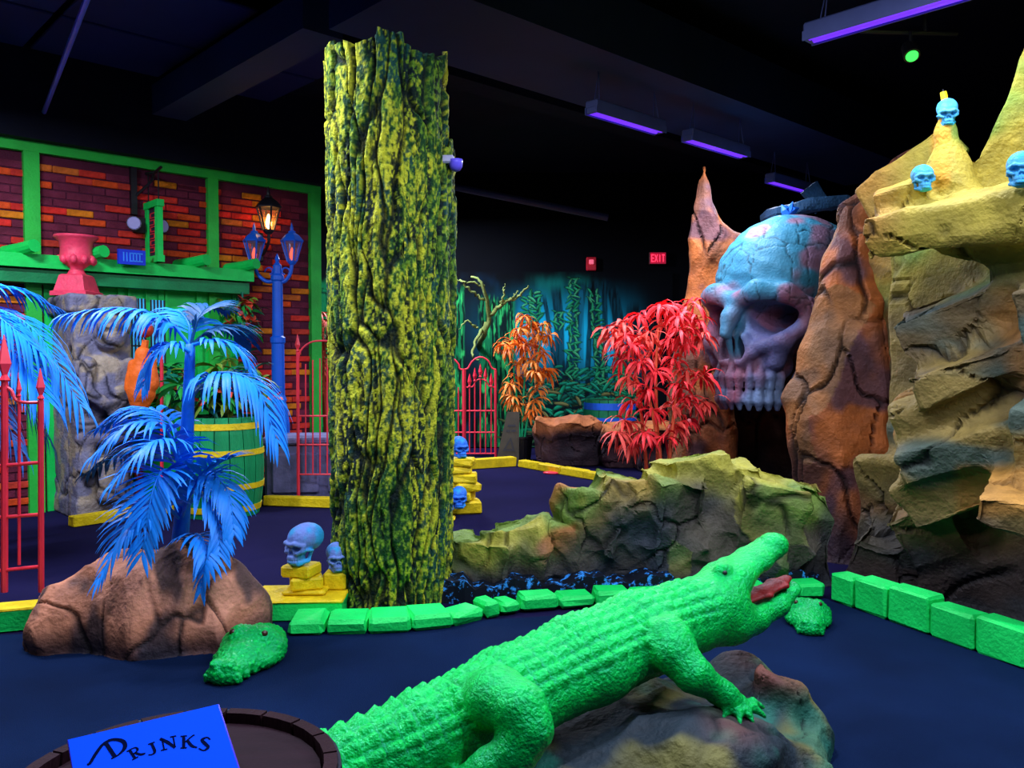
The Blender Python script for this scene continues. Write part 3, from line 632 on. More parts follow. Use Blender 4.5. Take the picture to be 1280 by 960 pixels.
# ------------------------------------------------------------------ crocodile
CG = lin('#02d446'); CG2 = lin('#028844'); CG3 = lin('#18ea54')
def scale_noise(V, N, amt, sc, seed):
    f1, f2, h, vec, g = worley(V * sc, seed); return V + N * (amt * (smooth(0.0, 0.45, f2 - f1) - 0.6))[:, None]
def crocodile():
    sp = np.array([(-1.65, 2.32, 0.10), (-1.1, 2.30, 0.20), (-0.62, 2.50, 0.255), (-0.28, 2.72, 0.305), (0.0, 2.92, 0.365), (0.27, 3.09, 0.425),
                   (0.52, 3.25, 0.475), (0.72, 3.36, 0.505), (0.86, 3.43, 0.545)])
    W = [0.03, 0.07, 0.118, 0.15, 0.182, 0.196, 0.185, 0.15, 0.135]; H = [0.04, 0.085, 0.115, 0.13, 0.138, 0.142, 0.138, 0.128, 0.11]
    up = [(0, -0.12, 1)] * 9
    fd = Field((-1.8, 2.0, 0.0), (1.5, 4.0, 1.0), 0.0095)
    fd.sweep(sp, W, H, up, k=0.04)
    hu = (-0.45, -0.25, 0.85)
    U0, U1, U2, U3 = P(884, 746, 3.41), P(908, 724, 3.49), P(940, 700, 3.58), P(964, 683, 3.65)
    fd.sweep([U0, U1, U2, U3], [0.125, 0.115, 0.085, 0.082], [0.085, 0.07, 0.048, 0.05], [hu] * 4, k=0.03)
    fd.ell(P(968, 676, 3.63), (0.05, 0.05, 0.032), k=0.03)                                    # nostril knob
    L0, L1, L2, L3 = P(900, 776, 3.42), P(930, 770, 3.50), P(962, 754, 3.58), P(985, 735, 3.65)
    fd.sweep([L0, L1, L2, L3], [0.12, 0.108, 0.086, 0.066], [0.08, 0.072, 0.056, 0.038], [(-0.3, -0.15, 0.95)] * 4, k=0.03)
    fd.ell(P(905, 778, 3.40), (0.12, 0.11, 0.085), k=0.05)                                     # throat
    fd.ell(P(893, 760, 3.36), (0.09, 0.09, 0.085), k=0.05)                                     # jaw muscle
    for c in (P(903, 712, 3.42), P(907, 706, 3.58)): fd.ell(c, (0.038, 0.036, 0.03), k=0.02)    # brow over the eyes
    # near front leg
    S = [P(830, 796, 3.13), P(842, 815, 3.02), P(866, 842, 2.97), P(904, 868, 3.0), P(921, 882, 3.02)]
    fd.chain(S, [0.075, 0.075, 0.062, 0.043, 0.045], k=0.035)
    fd.ell(P(836, 800, 3.06), (0.085, 0.075, 0.09), k=0.04)
    hc = P(922, 883, 3.02)
    for tx, ty, Y in [(955, 884, 3.06), (957, 896, 3.0), (942, 903, 2.95), (925, 906, 2.92), (903, 898, 2.94)]:
        tip = P(tx, ty, Y); mid = (hc * 0.45 + tip * 0.55) + np.array([0, 0, 0.016])
        fd.chain([hc + (tip - hc) * 0.2, mid, tip], [0.022, 0.017, 0.009], k=0.012)
    # far front leg
    fd.chain([(0.42, 3.42, 0.46), (0.5, 3.58, 0.34), (0.68, 3.66, 0.24)], [0.08, 0.06, 0.045], k=0.04)
    for a in (-0.5, -0.1, 0.3, 0.7): fd.cap((0.68, 3.66, 0.235), (0.68 + 0.1 * math.cos(a), 3.66 + 0.1 * math.sin(a), 0.215), 0.02, 0.01, k=0.012)
    # near hind leg, folded
    S = [P(598, 876, 2.80), P(622, 872, 2.66), P(650, 886, 2.58), P(662, 912, 2.55), P(645, 940, 2.54), P(612, 960, 2.55), P(580, 982, 2.55)]
    fd.chain(S, [0.10, 0.092, 0.078, 0.066, 0.06, 0.055, 0.05], k=0.04)
    fc = P(580, 982, 2.55)
    for dx, dy in [(-0.12, -0.02), (-0.10, -0.07), (-0.06, -0.10), (-0.01, -0.11)]:
        fd.cap(fc + np.array([dx, dy, 0]) * 0.2, fc + np.array([dx, dy, -0.02]), 0.024, 0.011, k=0.012)
    # far hind leg
    fd.chain([(-0.1, 3.05, 0.36), (0.02, 3.26, 0.30), (-0.08, 3.38, 0.2), (-0.2, 3.38, 0.12)], [0.09, 0.075, 0.055, 0.05], k=0.04)
    # mouth: hollow between the jaws
    fd.sweep([P(936, 742, 3.52), P(958, 728, 3.58), P(1000, 702, 3.69)], [0.06, 0.075, 0.085], [0.016, 0.028, 0.045], [(-0.3, -0.2, 0.9)] * 3, k=0.015, op='s')
    fd.sweep([P(934, 752, 3.50), P(960, 738, 3.575), P(980, 724, 3.635)], [0.055, 0.062, 0.045], [0.02, 0.022, 0.018], [(-0.3, -0.15, 0.95)] * 3, k=0.012, op='s')
    V, Q = fd.mesh(); V = relax(V, Q, 1, 0.4); N = vnormals(V, Q)
    # position along the spine and around it
    seg = sp[1:] - sp[:-1]; L = np.linalg.norm(seg, axis=1); cum = np.concatenate([[0], np.cumsum(L)])
    best = np.full(len(V), 9.0); S_ = np.zeros(len(V)); TH = np.zeros(len(V)); RW = np.zeros(len(V)); SDE = np.zeros(len(V))
    for i in range(len(seg)):
        d = seg[i] / L[i]; t = np.clip((V - sp[i]) @ d / L[i], 0, 1); off = V - sp[i] - t[:, None] * seg[i]
        dist = np.linalg.norm(off, axis=1); m = dist < best
        u = np.array(up[i], float); u -= d * (u @ d); u /= np.linalg.norm(u); sd = np.cross(d, u)
        w = W[i] + (W[i + 1] - W[i]) * t; h = H[i] + (H[i + 1] - H[i]) * t
        a, b = (off @ sd) / w, (off @ u) / h
        best[m] = dist[m]; S_[m] = (cum[i] + t * L[i])[m]; TH[m] = np.arctan2(a, b)[m]; RW[m] = (0.5 * (w + h))[m]; SDE[m] = (np.sqrt(a * a + b * b) - 1)[m]
    on_body = (1 - smooth(0.12, 0.3, SDE)) * smooth(0.02, 0.2, S_) * (1 - smooth(cum[-2] - 0.02, cum[-1] - 0.02, S_))
    dorsal = 1 - smooth(0.95, 1.25, np.abs(TH)); flank = 1 - smooth(1.3, 2.1, np.abs(TH))
    row = TH * RW / 0.046; band = S_ / 0.062
    fr = row - np.floor(row); fb = band - np.floor(band)
    keel = np.clip((1 - np.abs(fr - 0.5) * 2) * 1.7, 0, 1) ** 0.8 * np.clip(0.25 + fb, 0, 1) * smooth(0, 0.12, fb) * (1 - smooth(0.86, 1.0, fb))
    groove = np.minimum(smooth(0, 0.12, fb) * smooth(0, 0.12, 1 - fb), 0.4 + 0.6 * smooth(0, 0.15, np.minimum(fr, 1 - fr)))
    disp = on_body * dorsal * (0.017 * keel - 0.008 * (1 - groove))
    # twin crest along the tail
    tail = 1 - smooth(cum[3] - 0.1, cum[4], S_)
    crest = np.exp(-((np.abs(TH) - 0.36) / 0.16) ** 2) * np.clip(fb / 0.8, 0, 1) * (1 - smooth(0.82, 1.0, fb))
    disp += on_body * tail * 0.016 * crest
    f1, f2, hh, _, _ = worley(V * [26, 26, 26], 3)
    sc = smooth(0, 0.4, f2 - f1)
    disp += (1 - on_body * dorsal) * 0.0022 * (sc - 0.6)
    V2 = V + N * disp[:, None]
    c = mixc(CG, CG2, np.clip(0.35 * (1 - sc) + 0.3 * (1 - dorsal) * fbm(V * 5, 3, 4) + 0.5 * on_body * dorsal * (1 - groove), 0, 1))
    c = mixc(c, CG3, np.clip(0.5 * keel * on_body * dorsal + 0.25 * (fbm(V * 8, 2, 9) - 0.5), 0, 1))
    root = thing('crocodile', (0.3, 3.1, 0.0), 'large green crocodile sculpture with open jaws lying on rock', 'crocodile')
    mk('body', V2, Q, MT['croc'], root, sm=True, colr=c)
    # tongue and mouth lining
    t = Field((0.8, 3.3, 0.4), (1.4, 3.9, 0.9), 0.007)
    t.sweep([P(928, 751, 3.49), P(950, 741, 3.545), P(972, 730, 3.60), P(984, 722, 3.64)], [0.045, 0.055, 0.048, 0.026], [0.016, 0.018, 0.017, 0.012], [(-0.3, -0.15, 0.95)] * 4, k=0.02)
    V, Q = t.mesh(); mk('tongue', V, Q, M('tongue_red', '#8c1e1c', 0.5, 0.3, 0.3, 20, 0.3, 60), root, sm=True, label='dark red tongue')
    for c_, r in ((P(906, 716, 3.388), 0.0105), (P(912, 709, 3.602), 0.0105)):
        bm = bmesh.new(); bmesh.ops.create_uvsphere(bm, u_segments=12, v_segments=8, radius=r)
        v = [np.array(x.co) + c_ for x in bm.verts]; f = [tuple(q.index for q in p.verts) for p in bm.faces]; bm.free()
        mk('eye', v, f, MT['iron'], root, sm=True, label='dark eye')
    t = Field((0.6, 3.0, 0.5), (0.9, 3.7, 0.8), 0.006)
    bl = P(815, 738, 3.42); t.ell(bl, (0.07, 0.05, 0.02), rotz(0.5), 0.01)
    V, Q = t.mesh(); mk('painted_patch', V, Q, M('orange_patch', '#d07818', 0.6), root, sm=True, label='orange patch behind the neck')
crocodile()

def croc_head_mesh():
    fd = Field((-0.16, -0.26, -0.02), (0.16, 0.22, 0.2), 0.0055)
    fd.sweep([(0, 0.13, 0.03), (0, 0.05, 0.05), (0, -0.06, 0.04), (0, -0.19, 0.035)], [0.10, 0.12, 0.085, 0.062], [0.06, 0.075, 0.055, 0.045], [(0, 0, 1)] * 4, k=0.03)
    for sx in (-1, 1):
        fd.ell((sx * 0.055, 0.035, 0.105), (0.03, 0.042, 0.03), k=0.02)
        fd.ell((sx * 0.025, -0.2, 0.07), (0.022, 0.024, 0.018), k=0.015)
        fd.ell((sx * 0.085, -0.0, 0.03), (0.04, 0.08, 0.03), k=0.02)
        for j, y in enumerate((-0.2, -0.15, -0.1, -0.05)): fd.ell((sx * (0.06 + 0.006 * j), y, 0.022), (0.014, 0.014, 0.018), k=0.01)
    fd.ell((0, 0.15, 0.06), (0.08, 0.05, 0.05), k=0.03)
    fd.floor_cut(0.0)
    V, Q = fd.mesh(); N = vnormals(V, Q); V = scale_noise(V, N, 0.0045, 55, 5)
    f1, f2, h, _, _ = worley(V * 55, 5)
    return mesh_data('head', V, Q, MT['croc'], True, mixc(CG, CG2, np.clip(0.8 - 1.6 * (f2 - f1), 0, 0.6)))
chm = croc_head_mesh()
v, f = join(*[lathe_vf([(0.003, -0.012), (0.012, -0.006), (0.013, 0.0), (0.011, 0.007), (0.003, 0.012)], 10)]); ceye = mesh_data('eye', v, f, M('amber_eye', '#3a1408', 0.3, 0.5), True)
for px, py, ang, sc, lab in [(310, 832, -8, 1.32, 'green crocodile head emerging from floor beside the palm rock'),
                             (1010, 782, -16, 1.02, 'small green crocodile head on floor beside the right green kerb')]:
    g = G(px, py); t = thing('floor_crocodile', (g[0], g[1], 0.008), lab, 'crocodile head', 'crocodile heads on the floor')
    R = rotz(math.radians(ang)); inst('head', chm, (g[0], g[1], 0.008), t, R, sc)
    for sx in (-1, 1):
        q = R @ (np.array([sx * 0.064, 0.008, 0.118]) * sc); inst('eye', ceye, (g[0] + q[0], g[1] + q[1], 0.008 + q[2]), t, R, sc, label='dark amber eye')
# ------------------------------------------------------------------ skulls
def giant_skull():
    """built facing -Y, mouth at the bottom, then turned; metres"""
    fd = Field((-1.0, -1.15, -0.05), (1.0, 1.25, 2.2), 0.0165)
    fd.ell((0, 0.28, 1.42), (0.68, 0.80, 0.62), None, 0.1)                        # cranium
    fd.ell((0, -0.18, 1.30), (0.56, 0.40, 0.48), None, 0.12)                       # forehead
    fd.ell((0, -0.28, 0.72), (0.40, 0.34, 0.42), None, 0.1); fd.ell((0, 0.1, 0.9), (0.52, 0.5, 0.4), None, 0.1)                        # face
    fd.ell((0, -0.30, 0.42), (0.37, 0.36, 0.20), None, 0.1)                        # upper jaw
    for sx in (-1, 1):
        fd.chain([(sx * 0.06, -0.62, 1.10), (sx * 0.26, -0.62, 1.17), (sx * 0.48, -0.46, 1.16), (sx * 0.60, -0.22, 1.02)], [0.085, 0.105, 0.095, 0.08], 0.06)   # scowling brow
        fd.chain([(sx * 0.60, -0.22, 1.02), (sx * 0.58, -0.28, 0.82), (sx * 0.46, -0.46, 0.68), (sx * 0.26, -0.56, 0.62)], [0.075, 0.08, 0.09, 0.08], 0.06)     # cheek bone
        fd.chain([(sx * 0.44, -0.44, 0.66), (sx * 0.36, -0.44, 0.48)], [0.09, 0.1], 0.06)
        fd.ell((sx * 0.32, -0.56, 0.905), (0.205, 0.30, 0.165), roty(sx * 0.25), 0.04, 's')                # eye socket
        fd.ell((sx * 0.33, -0.40, 0.91), (0.175, 0.30, 0.145), None, 0.03, 's'); fd.ell((sx * 0.33, -0.15, 0.93), (0.15, 0.30, 0.13), None, 0.03, 's')
        fd.ell((sx * 0.72, 0.2, 0.72), (0.14, 0.36, 0.22), None, 0.12, 's')                              # temple hollow
        fd.chain([(sx * 0.13, -0.62, 0.72), (sx * 0.20, -0.60, 0.56), (sx * 0.10, -0.66, 0.47)], [0.05, 0.06, 0.06], 0.04)   # nose rim
        fd.ell((sx * 0.085, -0.64, 0.605), (0.062, 0.24, 0.12), roty(-sx * 0.3), 0.025, 's')               # nostril
    fd.chain([(0, -0.58, 1.08), (0, -0.70, 0.92), (0, -0.76, 0.76)], [0.10, 0.085, 0.06], 0.05)            # nose bridge
    fd.cap((0, -0.74, 0.78), (0, -0.66, 0.50), 0.035, 0.03, 0.03)
    fd.ell((0, -0.1, 0.10), (0.26, 0.42, 0.22), None, 0.05, 's')                                           # palate
    # rows of teeth with roots
    for row in (0, 1):
        nt = 11
        for i in range(nt):
            a = math.radians(-80 + 160 * i / (nt - 1)); r = 0.36 - (0.02 if row else 0); x, y = r * math.sin(a), -0.30 - 0.38 * math.cos(a)
            w = 0.048 if abs(a) < 0.8 else 0.054
            if row == 0:
                fd.chain([(x * 0.97, y * 0.97, 0.46), (x * 1.02, y * 1.01, 0.32), (x, y, 0.225)], [0.03, w, w * 0.9], 0.02)
            else:
                fd.chain([(x, y, 0.165), (x, y, 0.08), (x * 0.97, y * 0.97, 0.0)], [w * 0.92, w, 0.028], 0.014)
    # lower gum holding the second row
    pts = [(0.31 * math.sin(a), -0.28 - 0.33 * math.cos(a), 0.10) for a in np.radians(np.linspace(-95, 95, 11))]
    fd.chain(pts, [0.055] * 11, 0.03)
    for sx in (-1, 1): fd.chain([(sx * 0.32, -0.26, 0.10), (sx * 0.36, -0.05, 0.3), (sx * 0.42, 0.1, 0.6)], [0.05, 0.06, 0.08], 0.05)
    V, Q = fd.mesh(); N = vnormals(V, Q)
    f1, f2, h, _, _ = worley(V * [3.2, 3.2, 1.6] + 0.6 * np.stack([fbm(V * 5 + j, 2, j) for j in range(3)], 1), 9)
    ck = 1 - smooth(0, 0.035, f2 - f1)
    wr = np.sin(V[:, 2] * 40 + V[:, 0] * 14 + 6 * fbm(V * 3, 2, 4)) * smooth(1.1, 1.3, V[:, 2])
    V = V + N * (0.02 * (fbm(V * 7, 3, 6) - 0.5) - 0.012 * ck * (V[:, 2] > 0.9) + 0.004 * wr)[:, None]
    n1 = fbm(V * 2.5, 3, 21); z = V[:, 2]
    c = mixc(lin('#7a5264'), lin('#585a84'), smooth(0.4, 0.6, n1)); c = mixc(c, lin('#2c7e98'), smooth(1.0, 1.25, z + 0.3 * (n1 - 0.5)) * 0.95)
    c = mixc(c, lin('#347e9c'), np.exp(-((V[:, 0]) / 0.12) ** 2) * smooth(-0.5, -0.6, V[:, 1]) * smooth(0.45, 0.6, z) * 0.9)
    c = mixc(c, lin('#94566a'), smooth(0.56, 0.68, fbm(V * 3.3, 2, 31)) * 0.7)
    c = mixc(c, lin('#7a94b8'), smooth(0.45, 0.2, z) * smooth(0.45, 0.6, n1) * 0.8)
    c = mixc(c, lin('#0c0c14'), np.clip(ck * (z > 0.9) * 0.7, 0, 1))
    ang = math.radians(-56); R = rotz(ang); pos = np.array([(968 - 640) / FPX * 8.3, 8.3, P(940, 515, 7.7)[2] + 0.02])
    mk('giant_skull', (V * 0.93) @ R.T + pos, Q, MT['skullp'], sm=True, colr=c, label='giant blue and purple skull with bared teeth over the cave mouth', cat='skull', org=pos)
giant_skull()
fx = M('blue_leafy', '#1a6ae0', 0.5)
v, f = join(*[tube_vf([P(985, 268, 8.4), P(985 + dx, 262, 8.4), P(985 + 2 * dx, dy, 8.4)], [0.05, 0.045, 0.005], 6) for dx, dy in ((-4, 256), (3, 252), (7, 260))])
mk('blue_leaf_tuft', v, f, fx, label='small bright blue leaf tuft on top of the giant skull', cat='plant')
for (x, y, w, h, t, lab) in [(1005, 262, 50, 9, 8, 'dark blue flat rock ledge lying on top of the giant skull')]:
    fd = Field((2.3, 8.2, 2.7), (4.3, 9.9, 3.9), 0.03); boxr(fd, x, y, 9.0, w, h, 0.3, t, 0, 0, 0.05); boxr(fd, 1020, 248, 9.4, 14, 20, 0.08, 35, 0, 0, 0.03)
    V, Q = fd.mesh(); V, hh, ck, N = rockify(V, Q, [((2, 2, 2), 0.12)], 5, 0.0)
    mk('rock_ledge', V, Q, MT['rock'], colr=mixc(lin('#20304a'), lin('#2a5a80'), fbm(V * 2, 2)), label=lab, cat='rock')

def small_skull_mesh():
    """unit skull about 0.2 m tall, facing -Y, base at z = 0"""
    fd = Field((-0.1, -0.13, -0.01), (0.1, 0.13, 0.23), 0.0042)
    fd.ell((0, 0.018, 0.135), (0.074, 0.092, 0.072), None, 0.02); fd.ell((0, -0.035, 0.125), (0.062, 0.05, 0.062), None, 0.02)
    fd.ell((0, -0.045, 0.062), (0.044, 0.042, 0.045), None, 0.015); fd.ell((0, -0.04, 0.024), (0.042, 0.042, 0.026), None, 0.012)
    for sx in (-1, 1):
        fd.chain([(sx * 0.008, -0.086, 0.112), (sx * 0.034, -0.084, 0.116), (sx * 0.06, -0.05, 0.108)], [0.011, 0.012, 0.011], 0.008)
        fd.chain([(sx * 0.062, -0.05, 0.105), (sx * 0.06, -0.056, 0.083), (sx * 0.04, -0.076, 0.072)], [0.009, 0.011, 0.011], 0.008)
        fd.chain([(sx * 0.06, -0.045, 0.085), (sx * 0.066, 0.0, 0.08)], [0.008, 0.008], 0.008)
        fd.chain([(sx * 0.05, 0.005, 0.07), (sx * 0.05, -0.015, 0.03), (sx * 0.03, -0.06, 0.015)], [0.01, 0.011, 0.012], 0.01)
        fd.ell((sx * 0.031, -0.085, 0.094), (0.021, 0.032, 0.017), None, 0.005, 's'); fd.ell((sx * 0.056, -0.025, 0.052), (0.018, 0.022, 0.022), None, 0.008, 's')
        fd.ell((sx * 0.0075, -0.09, 0.068), (0.008, 0.026, 0.013), roty(-sx * 0.3), 0.003, 's')
    for i in range(9):
        a = math.radians(-62 + 124 * i / 8); x, y = 0.038 * math.sin(a), -0.045 - 0.044 * math.cos(a)
        fd.cap((x, y, 0.05), (x, y, 0.04), 0.0058, 0.0058, 0.002); fd.cap((x, y, 0.029), (x, y, 0.022), 0.0055, 0.0055, 0.002)
    fd.floor_cut(0.0); V, Q = fd.mesh(); N = vnormals(V, Q)
    V = V + N * (0.003 * (fbm(V * 45, 3, 2) - 0.5))[:, None]; n = fbm(V * 16, 3, 3)
    deep = smooth(-0.05, -0.09, V[:, 1]) * 0
    return V, Q, n
SV, SQ, sn = small_skull_mesh()
def skull_data(h1, h2): return mesh_data('skull', SV, SQ, MT['skullp'], True, mixc(lin(h1), lin(h2), smooth(0.35, 0.65, sn)))
skA, skB, skC = skull_data('#1f9cf0', '#2a74e0'), skull_data('#22b4e8', '#46a4d8'), skull_data('#2ea6e4', '#6e8ad4')
def put_skull(me, pos, yaw, sc, label, group, tilt=0.0):
    inst('skull', me, pos, None, rotz(math.radians(yaw)) @ rotx(tilt), sc, label=label, cat='skull', group=group)
# ------------------------------------------------------------------ tree trunk
def bark(cx, cy, R, z1, th0, th1, nth, nz, seed, taper=0.0, jag=0.06):
    th = np.linspace(th0, th1, nth); z = np.linspace(0, 1, nz); TH, Z = np.meshgrid(th, z, indexing='ij'); TH, T = TH.ravel(), Z.ravel()
    a = TH * R; zt = z1 + jag * (fbm(np.stack([a * 9, 0 * a], 1), 2, seed) - 0.5) * 2 + 0.05 * (np.floor(a * 7) % 3 == 0); Zv = T * zt
    w = (fbm(np.stack([a * 3, Zv * 1.5], 1), 3, seed + 1) - 0.5)
    Pn = np.stack([a * 10.5 + w * 2.6, Zv * 1.25 + w], 1); f1, f2, h, vec, g = worley(Pn, seed + 2)
    gap = f2 - f1; plate = smooth(0.0, 0.22, gap)
    fine = fbm(np.stack([a * 40, Zv * 22], 1), 4, seed + 4); mid = fbm(np.stack([a * 24 + w * 3, Zv * 2.2], 1), 3, seed + 5)
    groove2 = smooth(0.40, 0.50, mid)
    r = R + taper * T + 0.036 * (plate - 1) + 0.014 * (h - 0.5) + 0.020 * (fine - 0.5) - 0.018 * (1 - groove2)
    V = np.stack([cx + r * np.sin(TH), cy - r * np.cos(TH), Zv], 1)
    i, j = np.meshgrid(np.arange(nth - 1), np.arange(nz - 1), indexing='ij'); o = (i * nz + j).ravel()
    Q = np.stack([o, o + nz, o + nz + 1, o + 1], 1)
    sp1, sp2 = fbm(np.stack([a * 85, Zv * 40], 1), 3, seed + 6), fbm(np.stack([a * 7, Zv * 1.8], 1), 3, seed + 7)
    c = mixc(lin('#164420'), lin('#6a9626'), smooth(0.36, 0.64, sp1 + 0.25 * (sp2 - 0.5))); c = mixc(c, lin('#d8d632'), smooth(0.47, 0.70, 0.5 * sp1 + 0.5 * sp2 + 0.25 * (fine - 0.5)) * 0.9)
    c = mixc(c, lin('#0e4a4a'), smooth(0.52, 0.62, fbm(np.stack([a * 5 + 9, Zv * 4], 1), 3, seed + 8)) * smooth(0.58, 0.5, sp1) * 0.7)
    c = mixc(c, lin('#06121a'), np.clip((1 - smooth(0.03, 0.17, gap)) + 0.9 * (1 - groove2) * smooth(0.6, 0.5, sp1), 0, 1) * 0.92)
    return V, Q, c
TX, TY = (485 - 640) / FPX * 5.36, 5.36
trunk = thing('tree_trunk', (TX, TY, 0), 'thick yellow-green bark tree trunk column standing mid-left on kerb', 'tree trunk')
V, Q, c = bark(TX, TY, 0.358, 3.40, -math.pi, math.pi, 360, 560, 5, taper=0.03); mk('bark_column', V, Q, MT['bark'], trunk, sm=True, colr=c)
V, Q, c = bark(TX + 0.03, TY + 0.05, 0.372, 2.86, 0.3, 2.6, 130, 420, 25, taper=0.035); mk('bark_sheet', V, Q, MT['bark'], trunk, sm=True, colr=c)
pc = P(566, 200, 5.25); t = thing('security_camera', pc, 'small white dome camera on upper right side of the tree trunk', 'camera')
v, f = bev_vf(pc + [-0.03, 0, 0], (0.08, 0.07, 0.05), None, 0.01); mk('mount', v, f, M('white_plastic', '#b0b0d0', 0.4), t)
v, f = lathe_vf([(0.005, -0.075), (0.028, -0.065), (0.04, -0.045), (0.042, -0.02), (0.042, 0.0)], 16, pc + [0.02, -0.01, 0]); mk('dome', v, f, M('violet_plastic', '#6a5cf0', 0.3), t, sm=True)

# ------------------------------------------------------------------ palms
def bez(pts, n):
    pts = np.array(pts, float); t = np.linspace(0, 1, n)[:, None]; k = len(pts) - 1; out = 0
    for i in range(k + 1): out = out + math.comb(k, i) * t ** i * (1 - t) ** (k - i) * pts[i]
    return out
def spline(pts, n):                                          # passes through its points
    pts = np.array(pts, float); m = len(pts); p = np.vstack([2 * pts[0] - pts[1], pts, 2 * pts[-1] - pts[-2]]); out = []
    for u in np.linspace(0, m - 1 - 1e-6, n):
        i = int(u); t = u - i; a, b, c, d = p[i], p[i + 1], p[i + 2], p[i + 3]
        out.append(0.5 * (2 * b + (c - a) * t + (2 * a - 5 * b + 4 * c - d) * t * t + (3 * b - a - 3 * c + d) * t ** 3))
    return np.array(out)
def frond_vf(pts, leaf, nl, droop, wid=0.0125, r0=0.011, seed=0, start=0.18, sweep=0.55):
    r = np.random.default_rng(seed); C = spline(pts, 40); V, F = tube_vf(C, np.linspace(r0, 0.003, 40), 6); T = np.gradient(C, axis=0); T /= np.linalg.norm(T, axis=1, keepdims=True)
    V = list(V)
    for k in range(nl):
        u = start + (1 - start) * k / (nl - 1); i = min(int(u * 39), 39); p, t = C[i], T[i]
        S = np.cross(t, [0, 0, 1.0]); S = S / max(np.linalg.norm(S), 1e-3); Nn = np.cross(S, t)
        ll = leaf * (0.45 + 0.75 * math.sin(math.pi * min(1, 0.15 + 0.8 * u)) * (1 - 0.35 * u)) * (0.9 + 0.2 * r.random())
        for sd in (-1, 1):
            d0 = S * sd * (1 - 0.3 * u) + t * (sweep + 0.5 * u) + Nn * (0.25 + 0.1 * r.normal()); d0 /= np.linalg.norm(d0)
            q = [p]; dd = d0.copy()
            for m in range(4): dd = dd + np.array([0, 0, -droop * (0.5 + 0.35 * m)]); dd /= np.linalg.norm(dd); q.append(q[-1] + dd * ll / 4)
            q = np.array(q); e = np.cross(q[-1] - q[0], Nn + [0, 0, 0.3]); e /= max(np.linalg.norm(e), 1e-3); o = len(V)
            for m, w in enumerate((0.35, 1.0, 0.95, 0.6, 0.05)):
                V += [q[m] - e * wid * w, q[m] + np.cross(e, dd) * wid * 0.25 * w, q[m] + e * wid * w]
            for m in range(4): F += [(o + m * 3, o + m * 3 + 1, o + m * 3 + 4, o + m * 3 + 3), (o + m * 3 + 1, o + m * 3 + 2, o + m * 3 + 5, o + m * 3 + 4)]
    return V, F
bluedk = M('teal_palm', '#0c5c94', 0.5, 0.3, 0.3, 5)
def palm(name, loc, label, stem, rad, fronds):
    t = thing(name, loc, label, 'palm'); v, f = tube_vf(spline(stem, 16), np.interp(np.linspace(0, 1, 16), np.linspace(0, 1, len(rad)), rad), 12); mk('stem', v, f, MT['bluestem'], t, sm=True)
    for i, (pts, leaf, nl, dr, m) in enumerate(fronds):
        v, f = frond_vf([P(*p) for p in pts], leaf, nl, dr, seed=i); mk('frond', v, f, m, t, sm=True)
B, D_ = MT['blue'], bluedk
palm('blue_palm', P(222, 712, 4.6), 'bright blue artificial palm growing from the peach rock at left', [P(222, 715, 4.6), P(228, 640, 4.62), P(234, 540, 4.63), P(238, 430, 4.64)], [0.05, 0.043, 0.036, 0.026], [
    ([(238, 432, 4.64), (205, 398, 4.6), (150, 385, 4.5), (85, 392, 4.42)], 0.30, 20, 0.5, B),
    ([(238, 432, 4.64), (236, 405, 4.7), (222, 388, 4.8), (205, 392, 4.9)], 0.20, 16, 0.3, B),
    ([(238, 432, 4.64), (248, 398, 4.66), (262, 384, 4.75), (282, 388, 4.85)], 0.20, 16, 0.2, D_),
    ([(238, 432, 4.64), (265, 412, 4.7), (292, 408, 4.85), (312, 428, 5.0)], 0.20, 18, 0.3, D_),
    ([(238, 432, 4.64), (270, 425, 4.6), (298, 436, 4.6), (315, 462, 4.6)], 0.18, 18, 0.3, B),
    ([(237, 485, 4.62), (275, 466, 4.5), (318, 480, 4.42), (345, 548, 4.36)], 0.33, 24, 0.45, B),
    ([(237, 440, 4.62), (215, 430, 4.55), (192, 446, 4.5), (180, 480, 4.45)], 0.20, 18, 0.4, B),
    ([(232, 590, 4.62), (205, 535, 4.5), (165, 530, 4.4), (118, 568, 4.3)], 0.26, 24, 0.35, B),
    ([(230, 600, 4.62), (200, 560, 4.7), (160, 560, 4.8), (112, 590, 4.9)], 0.22, 20, 0.35, D_),
    ([(228, 630, 4.6), (210, 588, 4.4), (192, 610, 4.25), (178, 690, 4.15)], 0.27, 26, 0.12, B),
    ([(226, 650, 4.6), (195, 625, 4.4), (160, 655, 4.25), (125, 722, 4.15)], 0.24, 24, 0.2, B),
    ([(230, 620, 4.62), (258, 590, 4.55), (285, 615, 4.45), (292, 662, 4.4)], 0.22, 22, 0.3, B),
    ([(226, 650, 4.6), (238, 620, 4.5), (258, 585, 4.4), (290, 572, 4.35)], 0.22, 22, 0.1, B),
    ([(232, 560, 4.62), (205, 520, 4.75), (170, 512, 4.85), (125, 535, 4.9)], 0.24, 22, 0.3, B),
    ([(229, 610, 4.6), (215, 560, 4.4), (185, 555, 4.25), (140, 605, 4.15)], 0.25, 24, 0.3, B),
    ([(228, 640, 4.6), (240, 600, 4.5), (270, 640, 4.4), (275, 690, 4.35)], 0.2, 20, 0.2, B),
    ([(237, 500, 4.62), (258, 480, 4.75), (300, 478, 4.9), (335, 510, 5.0)], 0.26, 20, 0.4, D_),
    ([(224, 690, 4.55), (245, 668, 4.4), (258, 690, 4.32), (252, 735, 4.28)], 0.17, 18, 0.25, B)])
lp = G(-90, 700)
